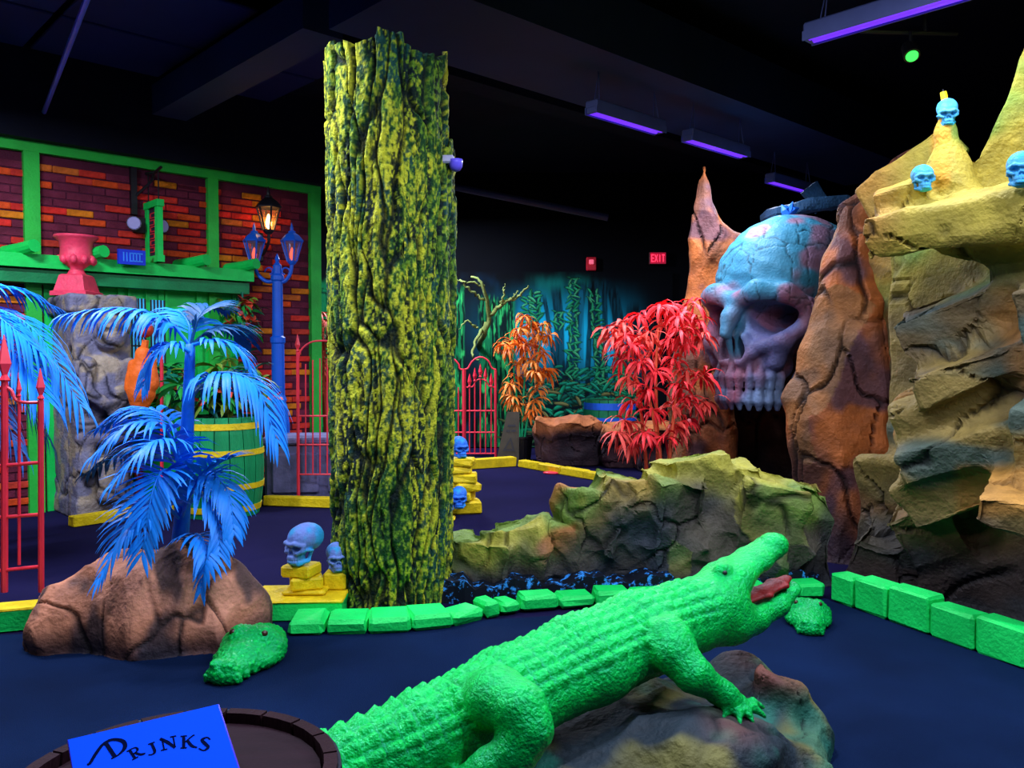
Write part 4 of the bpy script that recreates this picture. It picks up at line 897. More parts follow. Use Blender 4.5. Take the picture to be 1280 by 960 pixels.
palm('leaning_blue_palm', lp, 'large blue palm leaning in from left edge behind the red railing', [np.array([lp[0], lp[1], 0.0]), P(-85, 560, 6.4), P(-75, 430, 6.4)], [0.08, 0.06, 0.05], [
    ([(-75, 430, 6.4), (-30, 385, 6.3), (40, 410, 6.2), (100, 505, 6.1)], 0.55, 34, 0.5, B),
    ([(-75, 430, 6.4), (-30, 368, 6.5), (20, 362, 6.7), (72, 385, 6.9)], 0.35, 26, 0.35, B),
    ([(-75, 430, 6.4), (-30, 420, 6.2), (20, 440, 6.0), (60, 500, 5.9)], 0.52, 34, 0.5, B),
    ([(-75, 450, 6.4), (-35, 440, 6.6), (20, 480, 6.7), (62, 550, 6.8)], 0.5, 30, 0.6, D_),
    ([(-75, 440, 6.4), (-50, 400, 6.2), (-10, 392, 6.0), (50, 440, 5.9)], 0.5, 30, 0.5, B),
    ([(-75, 470, 6.4), (-45, 480, 6.3), (-10, 500, 6.3), (25, 560, 6.3)], 0.42, 26, 0.5, B)])

# ------------------------------------------------------------------ bamboo
def spray_vf(c, r, n, ll, wid, fall=0.5):
    V, F = [], []
    for k in range(n):
        a = 2 * math.pi * (k + r.random()) / n; d = np.array([math.cos(a), math.sin(a), 0.55 * r.normal() + 0.1]); d /= np.linalg.norm(d)
        q = [np.array(c, float)]; l = ll * (0.75 + 0.5 * r.random())
        for m in range(4): d = d + np.array([0, 0, -fall * (0.4 + 0.3 * m)]); d /= np.linalg.norm(d); q.append(q[-1] + d * l / 4)
        e = np.cross(q[-1] - q[0], r.normal(size=3) * 0.4 + [0, 0, 1]); e /= max(np.linalg.norm(e), 1e-3); o = len(V); nn = np.cross(e, d)
        for m, w in enumerate((0.15, 0.8, 1.0, 0.7, 0.03)): V += [q[m] - e * wid * w, q[m] + nn * wid * 0.3 * w, q[m] + e * wid * w]
        for m in range(4): F += [(o + m * 3, o + m * 3 + 1, o + m * 3 + 4, o + m * 3 + 3), (o + m * 3 + 1, o + m * 3 + 2, o + m * 3 + 5, o + m * 3 + 4)]
    return V, F
def bamboo(name, loc, label, Y, canes, cmat, lmats, sprays, ll, wid, rad, seed, npl=11):
    r = np.random.default_rng(seed); t = thing(name, loc, label, 'bamboo'); tops = []
    for pts in canes:
        C = spline([P(x, y, Y + dy) for x, y, dy in pts], 26); rr = np.linspace(rad, rad * 0.35, 26) * (1 + 0.18 * (np.arange(26) % 5 == 0)); C[0, 2] = max(C[0, 2], loc[2])
        v, f = tube_vf(C, rr, 8); mk('cane', v, f, cmat, t, sm=True); tops.append(C)
    allc = np.concatenate(tops)
    for (x, y, dy) in sprays:
        c = P(x, y, Y + dy); b = allc[np.argmin(np.linalg.norm(allc - (c - [0, 0, 0.12]), axis=1))]
        v1, f1 = spray_vf(c, r, npl, ll, wid, 0.58); v2, f2 = tube_vf(spline([b, (b + c) / 2 + [0, 0, 0.04], c], 6), 0.004, 5)
        v3, f3 = spray_vf(c * 0.75 + b * 0.25 + r.normal(size=3) * 0.02, r, npl // 2 + 1, ll * 0.8, wid, 0.5)
        v, f = join((v1, f1), (v2, f2), (v3, f3)); mk('leaf_spray', v, f, lmats[int(r.random() * len(lmats))], t, sm=True)
r = np.random.default_rng(12)
redl = [M('red_leaf', '#ff3038', 0.5, 0.3, 0.2), M('coral_leaf', '#ff5648', 0.5, 0.3, 0.2)]
Y = 7.9; loc = G(822, 447 + CAMH * FPX / Y)
spr = [(825, 382, 0), (800, 392, .1), (848, 395, -.1), (778, 402, .1), (868, 378, .1), (765, 422, 0), (790, 430, -.2), (812, 415, -.2), (835, 425, .1), (856, 430, 0), (775, 445, .1), (800, 452, -.2), (820, 462, -.2), (842, 448, 0),
       (785, 470, 0), (810, 485, -.2), (865, 410, .1), (858, 462, 0), (850, 480, -.1), (790, 500, .1), (815, 512, -.1), (840, 506, 0), (862, 500, 0), (780, 525, 0), (805, 540, -.2), (845, 535, 0), (790, 552, .1), (830, 545, -.2), (800, 420, .2), (832, 400, .2), (782, 418, -.2), (850, 412, -.2), (815, 440, .2), (772, 540, -.1), (858, 525, .1), (872, 398, .1), (878, 420, .1), (880, 468, 0), (884, 502, .1), (838, 380, .1), (760, 412, .1)]
bamboo('red_bamboo', (loc[0], Y, 0), 'tall coral-red bamboo in front of the rock horn', Y, [[(822, 655, 0), (822, 560, 0), (820, 470, 0), (824, 395, 0)], [(812, 655, .1), (806, 560, .1), (795, 470, .1), (785, 415, .1)], [(832, 655, -.1), (838, 560, -.1), (848, 470, 0), (855, 405, 0)], [(820, 655, -.15), (826, 580, -.15), (812, 500, -.15), (800, 440, -.1)]],
       M('orange_cane', '#e8603a', 0.5, 0.3, 0.2), redl, spr, 0.23, 0.017, 0.022, 12, 12)
orl = [M('orange_leaf', '#ff7a1c', 0.5, 0.3, 0.2), M('amber_leaf', '#ff9234', 0.5, 0.3, 0.2)]
Y = 12.55
spr = [(655, 395, 0), (650, 410, -.1), (662, 405, .1), (640, 425, 0), (628, 428, 0), (635, 432, -.2), (655, 430, -.1), (680, 405, .1), (686, 420, 0), (672, 418, 0), (678, 440, 0), (665, 450, -.1), (680, 462, 0), (668, 465, -.2), (648, 455, 0), (645, 470, .1), (638, 480, 0), (640, 495, 0), (672, 485, -.1), (668, 500, 0), (664, 512, 0), (645, 505, 0), (685, 465, .1), (655, 445, .2), (648, 420, .2), (668, 430, .2)]
pot = G(650, 578); pot[1] = Y; pot[0] = (650 - 640) / FPX * Y
bamboo('orange_bamboo', (pot[0], Y, 0.30), 'orange-leaved bamboo with green canes standing in black pot', Y, [[(650, 553, 0), (646, 500, 0), (642, 450, 0), (650, 400, 0)], [(652, 553, 0), (654, 500, 0), (658, 450, 0), (665, 400, 0)], [(655, 553, 0), (662, 500, 0), (670, 450, 0), (682, 405, 0)], [(648, 553, 0.1), (640, 500, 0.1), (635, 470, 0), (632, 440, 0)]],
       M('mint_cane', '#20c880', 0.5, 0.3, 0.2), orl, spr, 0.26, 0.02, 0.018, 22, 12)
v, f = lathe_vf([(0.15, 0), (0.16, 0.02), (0.19, 0.34), (0.205, 0.345), (0.205, 0.38), (0.18, 0.38), (0.17, 0.30), (0.01, 0.30)], 20, (pot[0], Y, 0)); mk('plant_pot', v, f, MT['iron'], label='black round plant pot under the orange bamboo', cat='pot')
# bare branch against the mural
Y = 13.6; bt = thing('bare_branch', P(615, 415, Y), 'pale green bare branch reaching out before the forest mural', 'branch')
for pts, r0 in [([(598, 432, .72), (606, 415, .1), (612, 395, 0), (608, 372, -.2), (600, 352, -.3), (588, 346, -.3)], 0.075), ([(612, 395, 0), (630, 378, -.2), (648, 370, -.3), (660, 357, -.4)], 0.06), ([(606, 376, -.1), (590, 365, -.2), (578, 352, -.3), (570, 350, -.3)], 0.04), ([(604, 358, -.2), (592, 354, -.3), (576, 352, -.4)], 0.035),
                ([(608, 405, .1), (596, 422, 0), (590, 445, -.1), (598, 450, -.1)], 0.05), ([(626, 380, -.2), (630, 366, -.3), (632, 355, -.3)], 0.03), ([(596, 410, .1), (584, 402, 0), (574, 412, 0)], 0.03), ([(640, 374, -.3), (648, 364, -.3)], 0.025)]:
    C = spline([P(x, y, Y + d) for x, y, d in pts], 18) + np.random.default_rng(len(pts)).normal(size=(18, 3)) * 0.012; v, f = tube_vf(C, np.linspace(r0 * 0.65, r0 * 0.22, 18), 7)
    mk('bough', v, f, M('branch_paint', '#8a9a50', 0.7, 0.2, 0.5, 10, 0.4, 30), bt, sm=True)
# ------------------------------------------------------------------ kerbs
def kerb_block(name, a, b, dep, h, mat, label, group, cat='kerb', bev=0.02, parent=None, z0=0.009):
    a, b = np.array(a[:2]), np.array(b[:2]); d = b - a; L = np.linalg.norm(d); d /= L; nrm = np.array([-d[1], d[0]]); nrm = nrm if nrm[1] > 0 else -nrm
    c = (a + b) / 2 + nrm * dep / 2; v, f = bev_vf((c[0], c[1], z0 + h / 2), (L - 0.008, dep, h), rotz(math.atan2(d[1], d[0])), bev)
    r_ = np.random.default_rng(int(abs(a[0]) * 1000)); v = [p + r_.normal(size=3) * [0.004, 0.004, 0.003] for p in v]
    for p in v: p[2] = max(p[2], z0)
    return mk(name, v, f, mat, parent, label=label, cat=None if parent else cat, group=group)
front = [(358, 798), (405, 797), (460, 796), (515, 793), (568, 787), (607, 776), (628, 772), (652, 768), (700, 764), (745, 761), (790, 759), (835, 757), (880, 755), (925, 753), (962, 752), (998, 751), (1034, 750)]
g = thing('green_kerb', G(640, 770), 'low bright green stone kerb winding before the trunk and rock wall', 'kerb')
for i in range(len(front) - 1):
    dep, h = (0.25, 0.085) if i < 4 else (0.17, 0.075 + 0.02 * (i % 2))
    kerb_block('kerb_stone', G(*front[i]), G(*front[i + 1]), dep, h, MT['kgreen'], None, None, parent=g)
g = thing('tall_green_kerb', KA, 'row of tall green kerb blocks at foot of the right cliff', 'kerb')
xb = [1037, 1066, 1107, 1160, 1217, 1281, 1352, 1430]
for i in range(len(xb) - 1):
    a_, b_ = [on_plane(x, 752 + (x - 1037) * 0.362, KA, KN) for x in xb[i:i + 2]]
    a_[2] = b_[2] = 0; c = (a_ + b_) / 2 - KN * 0.07; L = np.linalg.norm(b_ - a_); h = 0.185 + 0.012 * (i % 3)
    v, f = bev_vf((c[0], c[1], 0.009 + h / 2), (L - 0.012, 0.14, h), rotz(math.atan2(KD[1], KD[0])), 0.014)
    v = [p + rng.normal(size=3) * 0.003 for p in v]
    for p in v: p[2] = max(p[2], 0.009)
    mk('kerb_stone', v, f, MT['kgreen'], g)
def two_tone(a, b, dep, h, label):
    o = np.array([*((np.array(a[:2]) + np.array(b[:2])) / 2), 0.0]); g = thing('timber_kerb', o, label, 'kerb', 'yellow topped timber kerbs')
    kerb_block('side_board', a, b, dep, h, MT['kgreen'], None, None, parent=g, bev=0.006); kerb_block('painted_top', a, b, dep + 0.004, 0.014, MT['yellow'], None, None, parent=g, bev=0.004, z0=0.009 + h)
two_tone(G(-260, 818), G(55, 787), 0.16, 0.115, 'green kerb with yellow top under the red railing at left edge')
two_tone(G(56, 787), G(200, 780), 0.16, 0.115, 'green kerb with yellow top half hidden behind palm rock')
two_tone(G(310, 780), G(429, 778), 0.36, 0.105, 'green kerb with yellow top carrying the skull left of trunk')
for (x0, y0, x1, y1, dep, h, lab, nseg) in [(92, 660, 218, 641, 0.12, 0.10, 'yellow timber kerb in front of the carved stone pillar', 1), (328, 633, 420, 636, 0.14, 0.10, 'chipped yellow timber kerb in front of the grey stone planter', 1),
        (548, 590, 646, 583, 0.16, 0.13, 'yellow timber kerb in front of the red gate', 1), (647, 584, 760, 604, 0.14, 0.10, 'low yellow block kerb before the dark planter boulder', 4)]:
    a, b = G(x0, y0), G(x1, y1)
    if nseg == 1: kerb_block('yellow_kerb', a, b, dep, h, MT['yellow'], lab, 'yellow kerbs', bev=0.008, z0=0.001)
    else:
        g = thing('yellow_kerb', (a + b) / 2, lab, 'kerb', 'yellow kerbs')
        for i in range(nseg): kerb_block('kerb_stone', a + (b - a) * i / nseg, a + (b - a) * (i + 1) / nseg, dep, h, MT['yellow'], None, None, bev=0.012, parent=g, z0=0.001)
v, f = lathe_vf([(0.11, 0.001), (0.12, 0.01), (0.115, 0.022), (0.09, 0.028)], 20); v = [np.array([p[0] * 1.0, p[1] * 0.8, p[2]]) + np.array([*G(690, 592)[:2], 0]) for p in v]
mk('tee_marker', v, f, MT['red'], sm=True, label='small red oval tee marker on the far lane', cat='marker')
# ------------------------------------------------------------------ small skulls on their yellow stones
Y = 5.05
def stone(px, py, w, h, d, Y, yaw, parent, nm='stone'):
    s = Y / FPX; p = P(px, py, Y); v, f = bev_vf(p, (w * s, d, h * s), rotz(yaw), min(0.016, h * s * 0.3)); v = [q + rng.normal(size=3) * 0.004 for q in v]; return mk(nm, v, f, MT['yellow'], parent)
zk = 0.009 + 0.105 + 0.014
g = thing('stone_stack', (P(382, 745, Y)[0], Y, zk), 'stack of yellow stones under the skull left of trunk', 'stones')
x0 = P(383, 740, Y)[0]
for zz, h, w, dx, yaw in [(zk, 0.03, 0.26, 0.0, 0.0), (zk + 0.03, 0.075, 0.19, 0.0, 0.3), (zk + 0.105, 0.07, 0.19, -0.03, -0.25)]:
    v, f = bev_vf((x0 + dx, Y, zz + h / 2), (w, 0.17, h), rotz(yaw), 0.012); mk('stone', v, f, MT['yellow'], g)
zs = zk + 0.175; put_skull(skC, (x0 - 0.01, Y - 0.01, zs), -38, 1.2, 'blue and lilac skull on yellow stones left of the trunk', 'blue skulls')
put_skull(skC, (x0 + 0.165, Y + 0.10, zs - 0.07), 20, 0.85, 'pale skull half hidden behind the left side of the trunk', 'blue skulls')
v, f = bev_vf((x0 + 0.16, Y + 0.11, (zk + zs - 0.07) / 2), (0.14, 0.15, zs - 0.07 - zk), None, 0.012); mk('stone_block', v, f, MT['yellow'], label='yellow stone under pale skull against the trunk', cat='stone')
Y = 8.35; s = Y / FPX; g = thing('skull_post', (P(576, 640, Y)[0], Y, 0), 'yellow stacked stone post with skulls right of the trunk', 'stones'); X = P(577, 640, Y)[0]
for i, (z0, h, w, dx, yaw) in enumerate([(0.0, 0.13, 0.33, 0.02, 0.2), (0.13, 0.09, 0.28, -0.02, -0.2), (0.22, 0.09, 0.25, 0.05, 0.3), (0.31, 0.09, 0.25, 0.03, 0.0), (0.40, 0.07, 0.24, -0.03, 0.2), (0.47, 0.08, 0.26, 0.0, -0.1)]):
    v, f = bev_vf((X + dx, Y, z0 + h / 2), (w, 0.24, h), rotz(yaw), 0.018); mk('stone', [q + rng.normal(size=3) * [0.005, 0.005, 0.0] for q in v], f, MT['yellow'], g)
put_skull(skA, (X - 0.02, Y, 0.55), 32, 1.05, 'blue skull on top of the yellow stone post', 'blue skulls')
put_skull(skA, (P(574, 636, 8.12)[0], 8.12, P(574, 635, 8.12)[2]), 4, 1.02, 'blue skull on front of the yellow stone post', 'blue skulls')
sx = P(556, 645, 8.0); put_skull(skA, (sx[0], 8.0, P(556, 646, 8.0)[2]), 18, 1.0, 'blue skull between trunk and yellow stone post', 'blue skulls')
v, f = bev_vf((sx[0], 8.0, P(556, 646, 8.0)[2] / 2), (0.2, 0.2, P(556, 646, 8.0)[2]), None, 0.015); mk('stone_block', v, f, MT['yellow'], label='yellow stone behind trunk under a blue skull', cat='stone')
put_skull(skA, (P(554, 672, 6.6)[0], 6.6, 0.0), 40, 0.95, 'blue skull on floor low behind the trunk', 'blue skulls')
# skulls on the cliff
Yc = cliffY(1184, 0.62); p = P(1183, 158, Yc - 0.02); put_skull(skB, p, -18, 0.80, 'turquoise skull with candle stub on the cliff spire', 'cliff skulls', 0.25)
t = thing('candle', p + [0, 0, 0.16], 'yellow candle stub standing on the turquoise skull', 'candle')
v, f = tube_vf([P(1181, 128, Yc), P(1180, 120, Yc), P(1179, 115, Yc)], [0.02, 0.02, 0.019], 10); mk('wax', v, f, MT['yellow'], t)
v, f = tube_vf([P(1179, 115, Yc), P(1179, 112, Yc)], 0.004, 5); mk('wick', v, f, MT['iron'], t)
CLIFF_SKULLS = [(1167, 238, -8, 0.82, 'turquoise skull on yellow cliff ledge beside the spire'), (1273, 228, -30, 0.95, 'turquoise skull at right edge of the yellow cliff ledge')]
cl = bpy.data.objects['rock_cliff']; cv = np.array([v.co for v in cl.data.vertices]) + np.array(cl.location)
cxs, cys = px_of(cv); cd = np.linalg.norm(cv - [0, 0, CAMH], axis=1)
for x, y, yaw, sc, lab in CLIFF_SKULLS:       # rest on the nearest ledge under that pixel
    m = (np.abs(cxs - x) < 9) & (np.abs(cys - y) < 7); k = np.where(m)[0]; k = k[np.argmin(cd[k])] if len(k) else np.argmin((cxs - x) ** 2 + (cys - y) ** 2)
    q = cv[k]; put_skull(skB, q + [-0.04, -0.03, -0.01], yaw, sc, lab, 'cliff skulls')

# ------------------------------------------------------------------ barrel table with the drinks sign
def barrel(name, c, r, h, label, smat, hmat, ns, hoops, topmat, bulge=0.1, lid=True):
    c = np.array(c, float); t = thing(name, c, label, 'barrel')
    prof = lambda u: r * (1 + bulge * (1 - (2 * u - 1) ** 2))
    me = []
    for k in range(ns):
        a0, a1 = 2 * math.pi * k / ns + 0.012, 2 * math.pi * (k + 1) / ns - 0.012; V, F = [], []
        for u in np.linspace(0, 1, 7):
            for rr in (prof(u), prof(u) - 0.025):
                for a in (a0, (a0 + a1) / 2, a1): V.append(c + np.array([rr * math.cos(a), rr * math.sin(a), u * h]))
        for i in range(6):
            o = i * 6; F += [(o, o + 1, o + 7, o + 6), (o + 1, o + 2, o + 8, o + 7), (o + 4, o + 3, o + 9, o + 10), (o + 5, o + 4, o + 10, o + 11), (o + 2, o + 5, o + 11, o + 8), (o + 3, o, o + 6, o + 9)]
        F += [(0, 3, 4, 1), (1, 4, 5, 2), (36, 37, 40, 39), (37, 38, 41, 40)]
        mk('stave', V, F, smat, t)
    for u, w in hoops:
        R0, R1 = prof(u) + 0.006, prof(u + w / h) + 0.006; v, f = lathe_vf([(R0 - 0.012, u * h), (R0, u * h), (R1, u * h + w), (R1 - 0.012, u * h + w)], 40, c); f = f[:-2]
        mk('hoop', v, f, hmat, t, sm=False)
    v, f = lathe_vf([(r - 0.03, h - 0.045), (r - 0.03, h - 0.02)] if lid else [(r - 0.02, h * 0.85), (r - 0.02, h * 0.86)], 32, c); mk('barrel_head', v, f, topmat, t)
    return t
dkw = M('dark_stave', '#2c161c', 0.7, 0.08, 0.4, 3, 0.3, 30, stretch=(3, 3, 0.4)); dkh = M('dark_hoop', '#0a1024', 0.5, 0.2, 0.2)
barrel('barrel_table', (-0.61, 1.5, 0), 0.288, 0.795, 'dark wooden barrel table in the near left corner', dkw, dkh, 20, [(0.01, 0.05), (0.22, 0.04), (0.7, 0.04), (0.93, 0.05)], M('dark_barrel_top', '#26141c', 0.7, 0.08, 0.35, 4, 0.2, 30, stretch=(1, 5, 1)))
TL, TR = P(85, 925, 1.42), P(272, 880, 1.567); TR[2] = TL[2]; e = (TR - TL); Ws = np.linalg.norm(e); e /= Ws; hp = np.array([e[1], -e[0], 0]); hp = hp if hp[1] < 0 else -hp
phi = math.asin(min(0.95, (TL[2] - 0.785) / 0.21)); dn = hp * math.cos(phi) - np.array([0, 0, math.sin(phi)]); nr = np.cross(e, -dn); nr = nr if nr[2] > 0 else -nr; Hs = 0.21
def sgn(u, v, o=0.0): return TL + e * (u * Ws) + dn * (v * Hs) + nr * o
t = thing('drinks_sign', sgn(0.5, 1, 0), 'glowing blue paper sign reading Drinks on the barrel table', 'sign')
def plate(u0, u1, v0, v1, o0, o1):
    V = [sgn(u, v, o) for o in (o0, o1) for u, v in ((u0, v0), (u1, v0), (u1, v1), (u0, v1))]; return V, [(0, 1, 2, 3), (7, 6, 5, 4), (0, 4, 5, 1), (1, 5, 6, 2), (2, 6, 7, 3), (3, 7, 4, 0)]
v, f = plate(0, 1, 0, 1, 0, 0.001); mk('paper', v, f, M('blue_paper', '#0248f0', 0.8, 0.05, 0.05), t)
v, f = plate(-0.004, 1.012, -0.004, 1.0, -0.004, -0.0005); mk('acrylic_holder', v, f, M('violet_acrylic', '#3a20c0', 0.2, 0.5, 0.1), t)
V0 = sgn(0.5, 0.02, -0.004); v, f = [sgn(0.05, 0.02, -0.004), sgn(0.95, 0.02, -0.004), sgn(0.95, 0.5, -0.004) * [1, 1, 0] + [0, 0, 0.783] - hp * 0.09, sgn(0.05, 0.5, -0.004) * [1, 1, 0] + [0, 0, 0.783] - hp * 0.09], [(0, 1, 2, 3)]
v = v + [p - hp * 0.003 for p in v]; mk('easel_back', v, [(0, 1, 2, 3), (7, 6, 5, 4), (0, 4, 5, 1), (1, 5, 6, 2), (2, 6, 7, 3), (3, 7, 4, 0)], M('violet_acrylic2', '#3a20c0', 0.2, 0.5, 0.1), t)
ink = M('ink', '#020a30', 0.9, 0.02)
def stroke(pts, ws, nm='letter', cu=(0, 0), sc=1.0, rot=0.0):     # calligraphic ribbon on the paper; points in letter units
    V, F = [], []; P2 = spline([(x, y, 0) for x, y in pts], max(10, 6 * len(pts))); W2 = np.interp(np.linspace(0, 1, len(P2)), np.linspace(0, 1, len(ws)), ws); T = np.gradient(P2, axis=0)
    c, s_ = math.cos(rot), math.sin(rot)
    for p, w, q in zip(P2, W2, T):
        n2 = np.array([-q[1], q[0]]); n2 /= max(np.linalg.norm(n2), 1e-6)
        for sg in (-1, 1):
            x, y = p[0] + sg * n2[0] * w, p[1] + sg * n2[1] * w; x, y = (c * x - s_ * y) * sc, (s_ * x + c * y) * sc
            V.append(sgn((cu[0] + x) , cu[1] - y * Ws / Hs, 0.0016))
    for i in range(len(P2) - 1): F.append((2 * i, 2 * i + 1, 2 * i + 3, 2 * i + 2))
    return V, F
def letter(strokes, cu, sc, rot): v, f = join(*[stroke(p, w, cu=cu, sc=sc, rot=rot) for p, w in strokes]); mk('letter', v, f, ink, t)
tk, tn = 0.11, 0.045
L_ = {'D': [([(0.05, 0), (0.12, 1)], [tk, tk]), ([(-0.15, 0), (0.3, 0.0), (0.75, 0.2), (0.85, 0.6), (0.5, 1.0), (0.0, 1.05), (-0.6, 0.75), (-1.1, 0.42), (-1.25, 0.45)], [tn, tn, tk, tk * 1.1, tk * .8, tk * .7, tk * .8, tk * .7, tn])],
      'R': [([(0, 0), (0, 0.7)], [tk * .8, tk * .8]), ([(-0.2, 0.0), (0.2, 0.0)], [tn, tn]), ([(-0.18, 0.7), (0.3, 0.7), (0.42, 0.52), (0.25, 0.36), (0, 0.36)], [tn, tn, tk * .7, tn, tn]), ([(0.15, 0.36), (0.4, 0.05), (0.65, -0.02)], [tk * .7, tk * .8, tn])],
      'I': [([(0.05, 0.7), (0.05, 0.1), (-0.12, -0.05), (-0.35, 0.0)], [tk * .8, tk * .8, tn, tn]), ([(-0.15, 0.7), (0.25, 0.7)], [tn, tn])],
      'N': [([(0, 0), (0, 0.75)], [tn, tn]), ([(-0.1, 0.8), (0.25, 0.45), (0.6, -0.02)], [tk * .8, tk, tk * .8]), ([(0.6, 0), (0.62, 0.75)], [tn, tn]), ([(0.45, 0.75), (0.8, 0.75)], [tn, tn]), ([(-0.18, 0), (0.18, 0)], [tn, tn])],
      'K': [([(0, 0), (0, 0.8)], [tk * .8, tk * .8]), ([(-0.18, 0), (0.18, 0)], [tn, tn]), ([(-0.18, 0.8), (0.18, 0.8)], [tn, tn]), ([(0.05, 0.36), (0.5, 0.78), (0.62, 0.8)], [tn, tn, tn]), ([(0.2, 0.48), (0.45, 0.1), (0.75, -0.05)], [tk * .8, tk * .9, tn])],
      'S': [([(0.5, 0.68), (0.3, 0.82), (0.05, 0.65), (0.25, 0.4), (0.42, 0.18), (0.2, -0.03), (-0.08, 0.1)], [tn, tn, tk * .8, tk, tk * .8, tn, tn])],
      'T': [([(0, 0), (0, 0.7)], [tk * .8, tk * .8]), ([(-0.3, 0.62), (-0.28, 0.7), (0.28, 0.7), (0.3, 0.62)], [tn, tn, tn, tn])]}
for ch, u, v_, sc, rot in [('D', 0.25, 0.27, 0.125, 0.36), ('R', 0.375, 0.33, 0.11, 0.30), ('I', 0.50, 0.325, 0.115, 0.12), ('N', 0.565, 0.32, 0.12, -0.04), ('K', 0.69, 0.35, 0.12, -0.22), ('S', 0.79, 0.41, 0.125, -0.32)]:
    letter(L_[ch], (u, v_), sc, rot)
for ch, u in (('T', 0.74), ('T', 0.80)): letter(L_[ch], (u, 0.83), 0.09, -0.1)
# ------------------------------------------------------------------ props before the brick facade
def carved_pillar():
    C = G(97, 651); C[2] = 0; L1, L2, H = 0.52, 0.95, P(97, 376, C[1])[2]
    ctr = C + U * L1 / 2 + VV * L2 / 2; lo = ctr - [0.95, 0.95, 0.05]; hi = ctr + [0.95, 0.95, H + 0.2]
    fd = Field(lo, hi, 0.0185); R = ROT_U
    loc = lambda a, o, z: C + U * a - VV * o + np.array([0, 0, z])      # a along the carved face, o out of it
    fd.box(ctr + [0, 0, H / 2], (L1 / 2, L2 / 2, H / 2), R, 0.03, 0.02); fd.box(ctr + [0, 0, H - 0.02], (L1 / 2 + 0.05, L2 / 2 + 0.05, 0.09), R, 0.03, 0.02); fd.box(ctr + [0, 0, 0.08], (L1 / 2 + 0.01, L2 / 2 + 0.01, 0.1), R, 0.03, 0.03)
    # crouching carved figure: head, folded arms, knees
    fd.ell(loc(0.30, 0.05, H - 0.30), (0.15, 0.14, 0.19), R, 0.03); fd.ell(loc(0.30, 0.13, H - 0.36), (0.09, 0.07, 0.09), R, 0.03)
    for sx in (-1, 1): fd.ell(loc(0.30 + sx * 0.06, 0.17, H - 0.28), (0.04, 0.05, 0.035), R, 0.015, 's')
    fd.ell(loc(0.28, 0.02, H - 0.85), (0.24, 0.15, 0.36), R, 0.04)
    fd.chain([loc(0.08, 0.1, H - 0.6), loc(0.05, 0.16, H - 0.85), loc(0.25, 0.2, H - 1.02), loc(0.42, 0.18, H - 0.9)], [0.075, 0.065, 0.06, 0.065], 0.03)
    fd.chain([loc(0.46, 0.1, H - 0.6), loc(0.5, 0.15, H - 0.8), loc(0.32, 0.22, H - 0.86)], [0.07, 0.06, 0.055], 0.03)
    for z in (H - 1.18, H - 1.3): fd.chain([loc(0.02, 0.06, z), loc(0.26, 0.12, z - 0.02), loc(0.5, 0.06, z)], [0.05, 0.06, 0.05], 0.02)
    fd.box(loc(0.30, 0.04, 0.38), (0.14, 0.10, 0.22), R, 0.05, 0.04); fd.chain([loc(0.1, 0.05, 0.9), loc(0.06, 0.08, 0.5)], [0.06, 0.08], 0.04)
    fd.floor_cut(0.0); V, Q = fd.mesh(); N = vnormals(V, Q); f1, f2, h, _, _ = worley(V * [1.9, 1.9, 1.5] + 0.8 * np.stack([fbm(V * 3 + j, 2, j + 3) for j in range(3)], 1), 44)
    ck = 1 - smooth(0, 0.05, f2 - f1); V = V + N * (0.025 * (fbm(V * 6, 3, 4) - 0.5) - 0.016 * ck)[:, None]; n = fbm(V * 11, 3, 2)
    c = mixc(lin('#a89884'), lin('#7c7a92'), smooth(0.38, 0.6, n)); c = mixc(c, lin('#5c5a78'), smooth(0.48, 0.6, fbm(V * 2.2, 2, 8)) * 0.7); c = mixc(c, lin('#10101c'), ck * 0.9)
    mk('stone_pillar', V, Q, MT['stone'], sm=True, colr=c, label='carved grey stone pillar with crouching figure behind the blue palm', cat='pillar', org=ctr)
    return ctr, H
pctr, PH = carved_pillar()
# pink urn
uY = P(97, 358, 8.35); uc = np.array([P(96, 358, 8.4)[0], 8.4, PH + 0.075]); t = thing('urn', uc, 'hot pink garden urn standing on the stone pillar', 'urn')
v, f = join(lathe_vf([(0.25, 0), (0.25, 0.04), (0.215, 0.05), (0.165, 0.20), (0.14, 0.215)], 4, uc, True)); mk('pedestal', v, f, MT['pink'], t)
v, f = lathe_vf([(0.10, 0.20), (0.075, 0.24), (0.065, 0.27), (0.10, 0.30), (0.155, 0.34), (0.165, 0.38), (0.15, 0.40), (0.145, 0.46), (0.155, 0.54), (0.195, 0.57), (0.205, 0.585), (0.2, 0.60), (0.15, 0.60), (0.12, 0.5)], 28, uc); mk('bowl', v, f, MT['pink'], t, sm=True)
for k in range(10):
    a = 2 * math.pi * k / 10; b = uc + np.array([0.155 * math.cos(a), 0.155 * math.sin(a), 0.36]); v, f = lathe_vf([(0.004, -0.05), (0.03, -0.03), (0.036, 0), (0.028, 0.03), (0.005, 0.045)], 8, b); mk('gadroon', v, f, MT['pink'], t, sm=True)
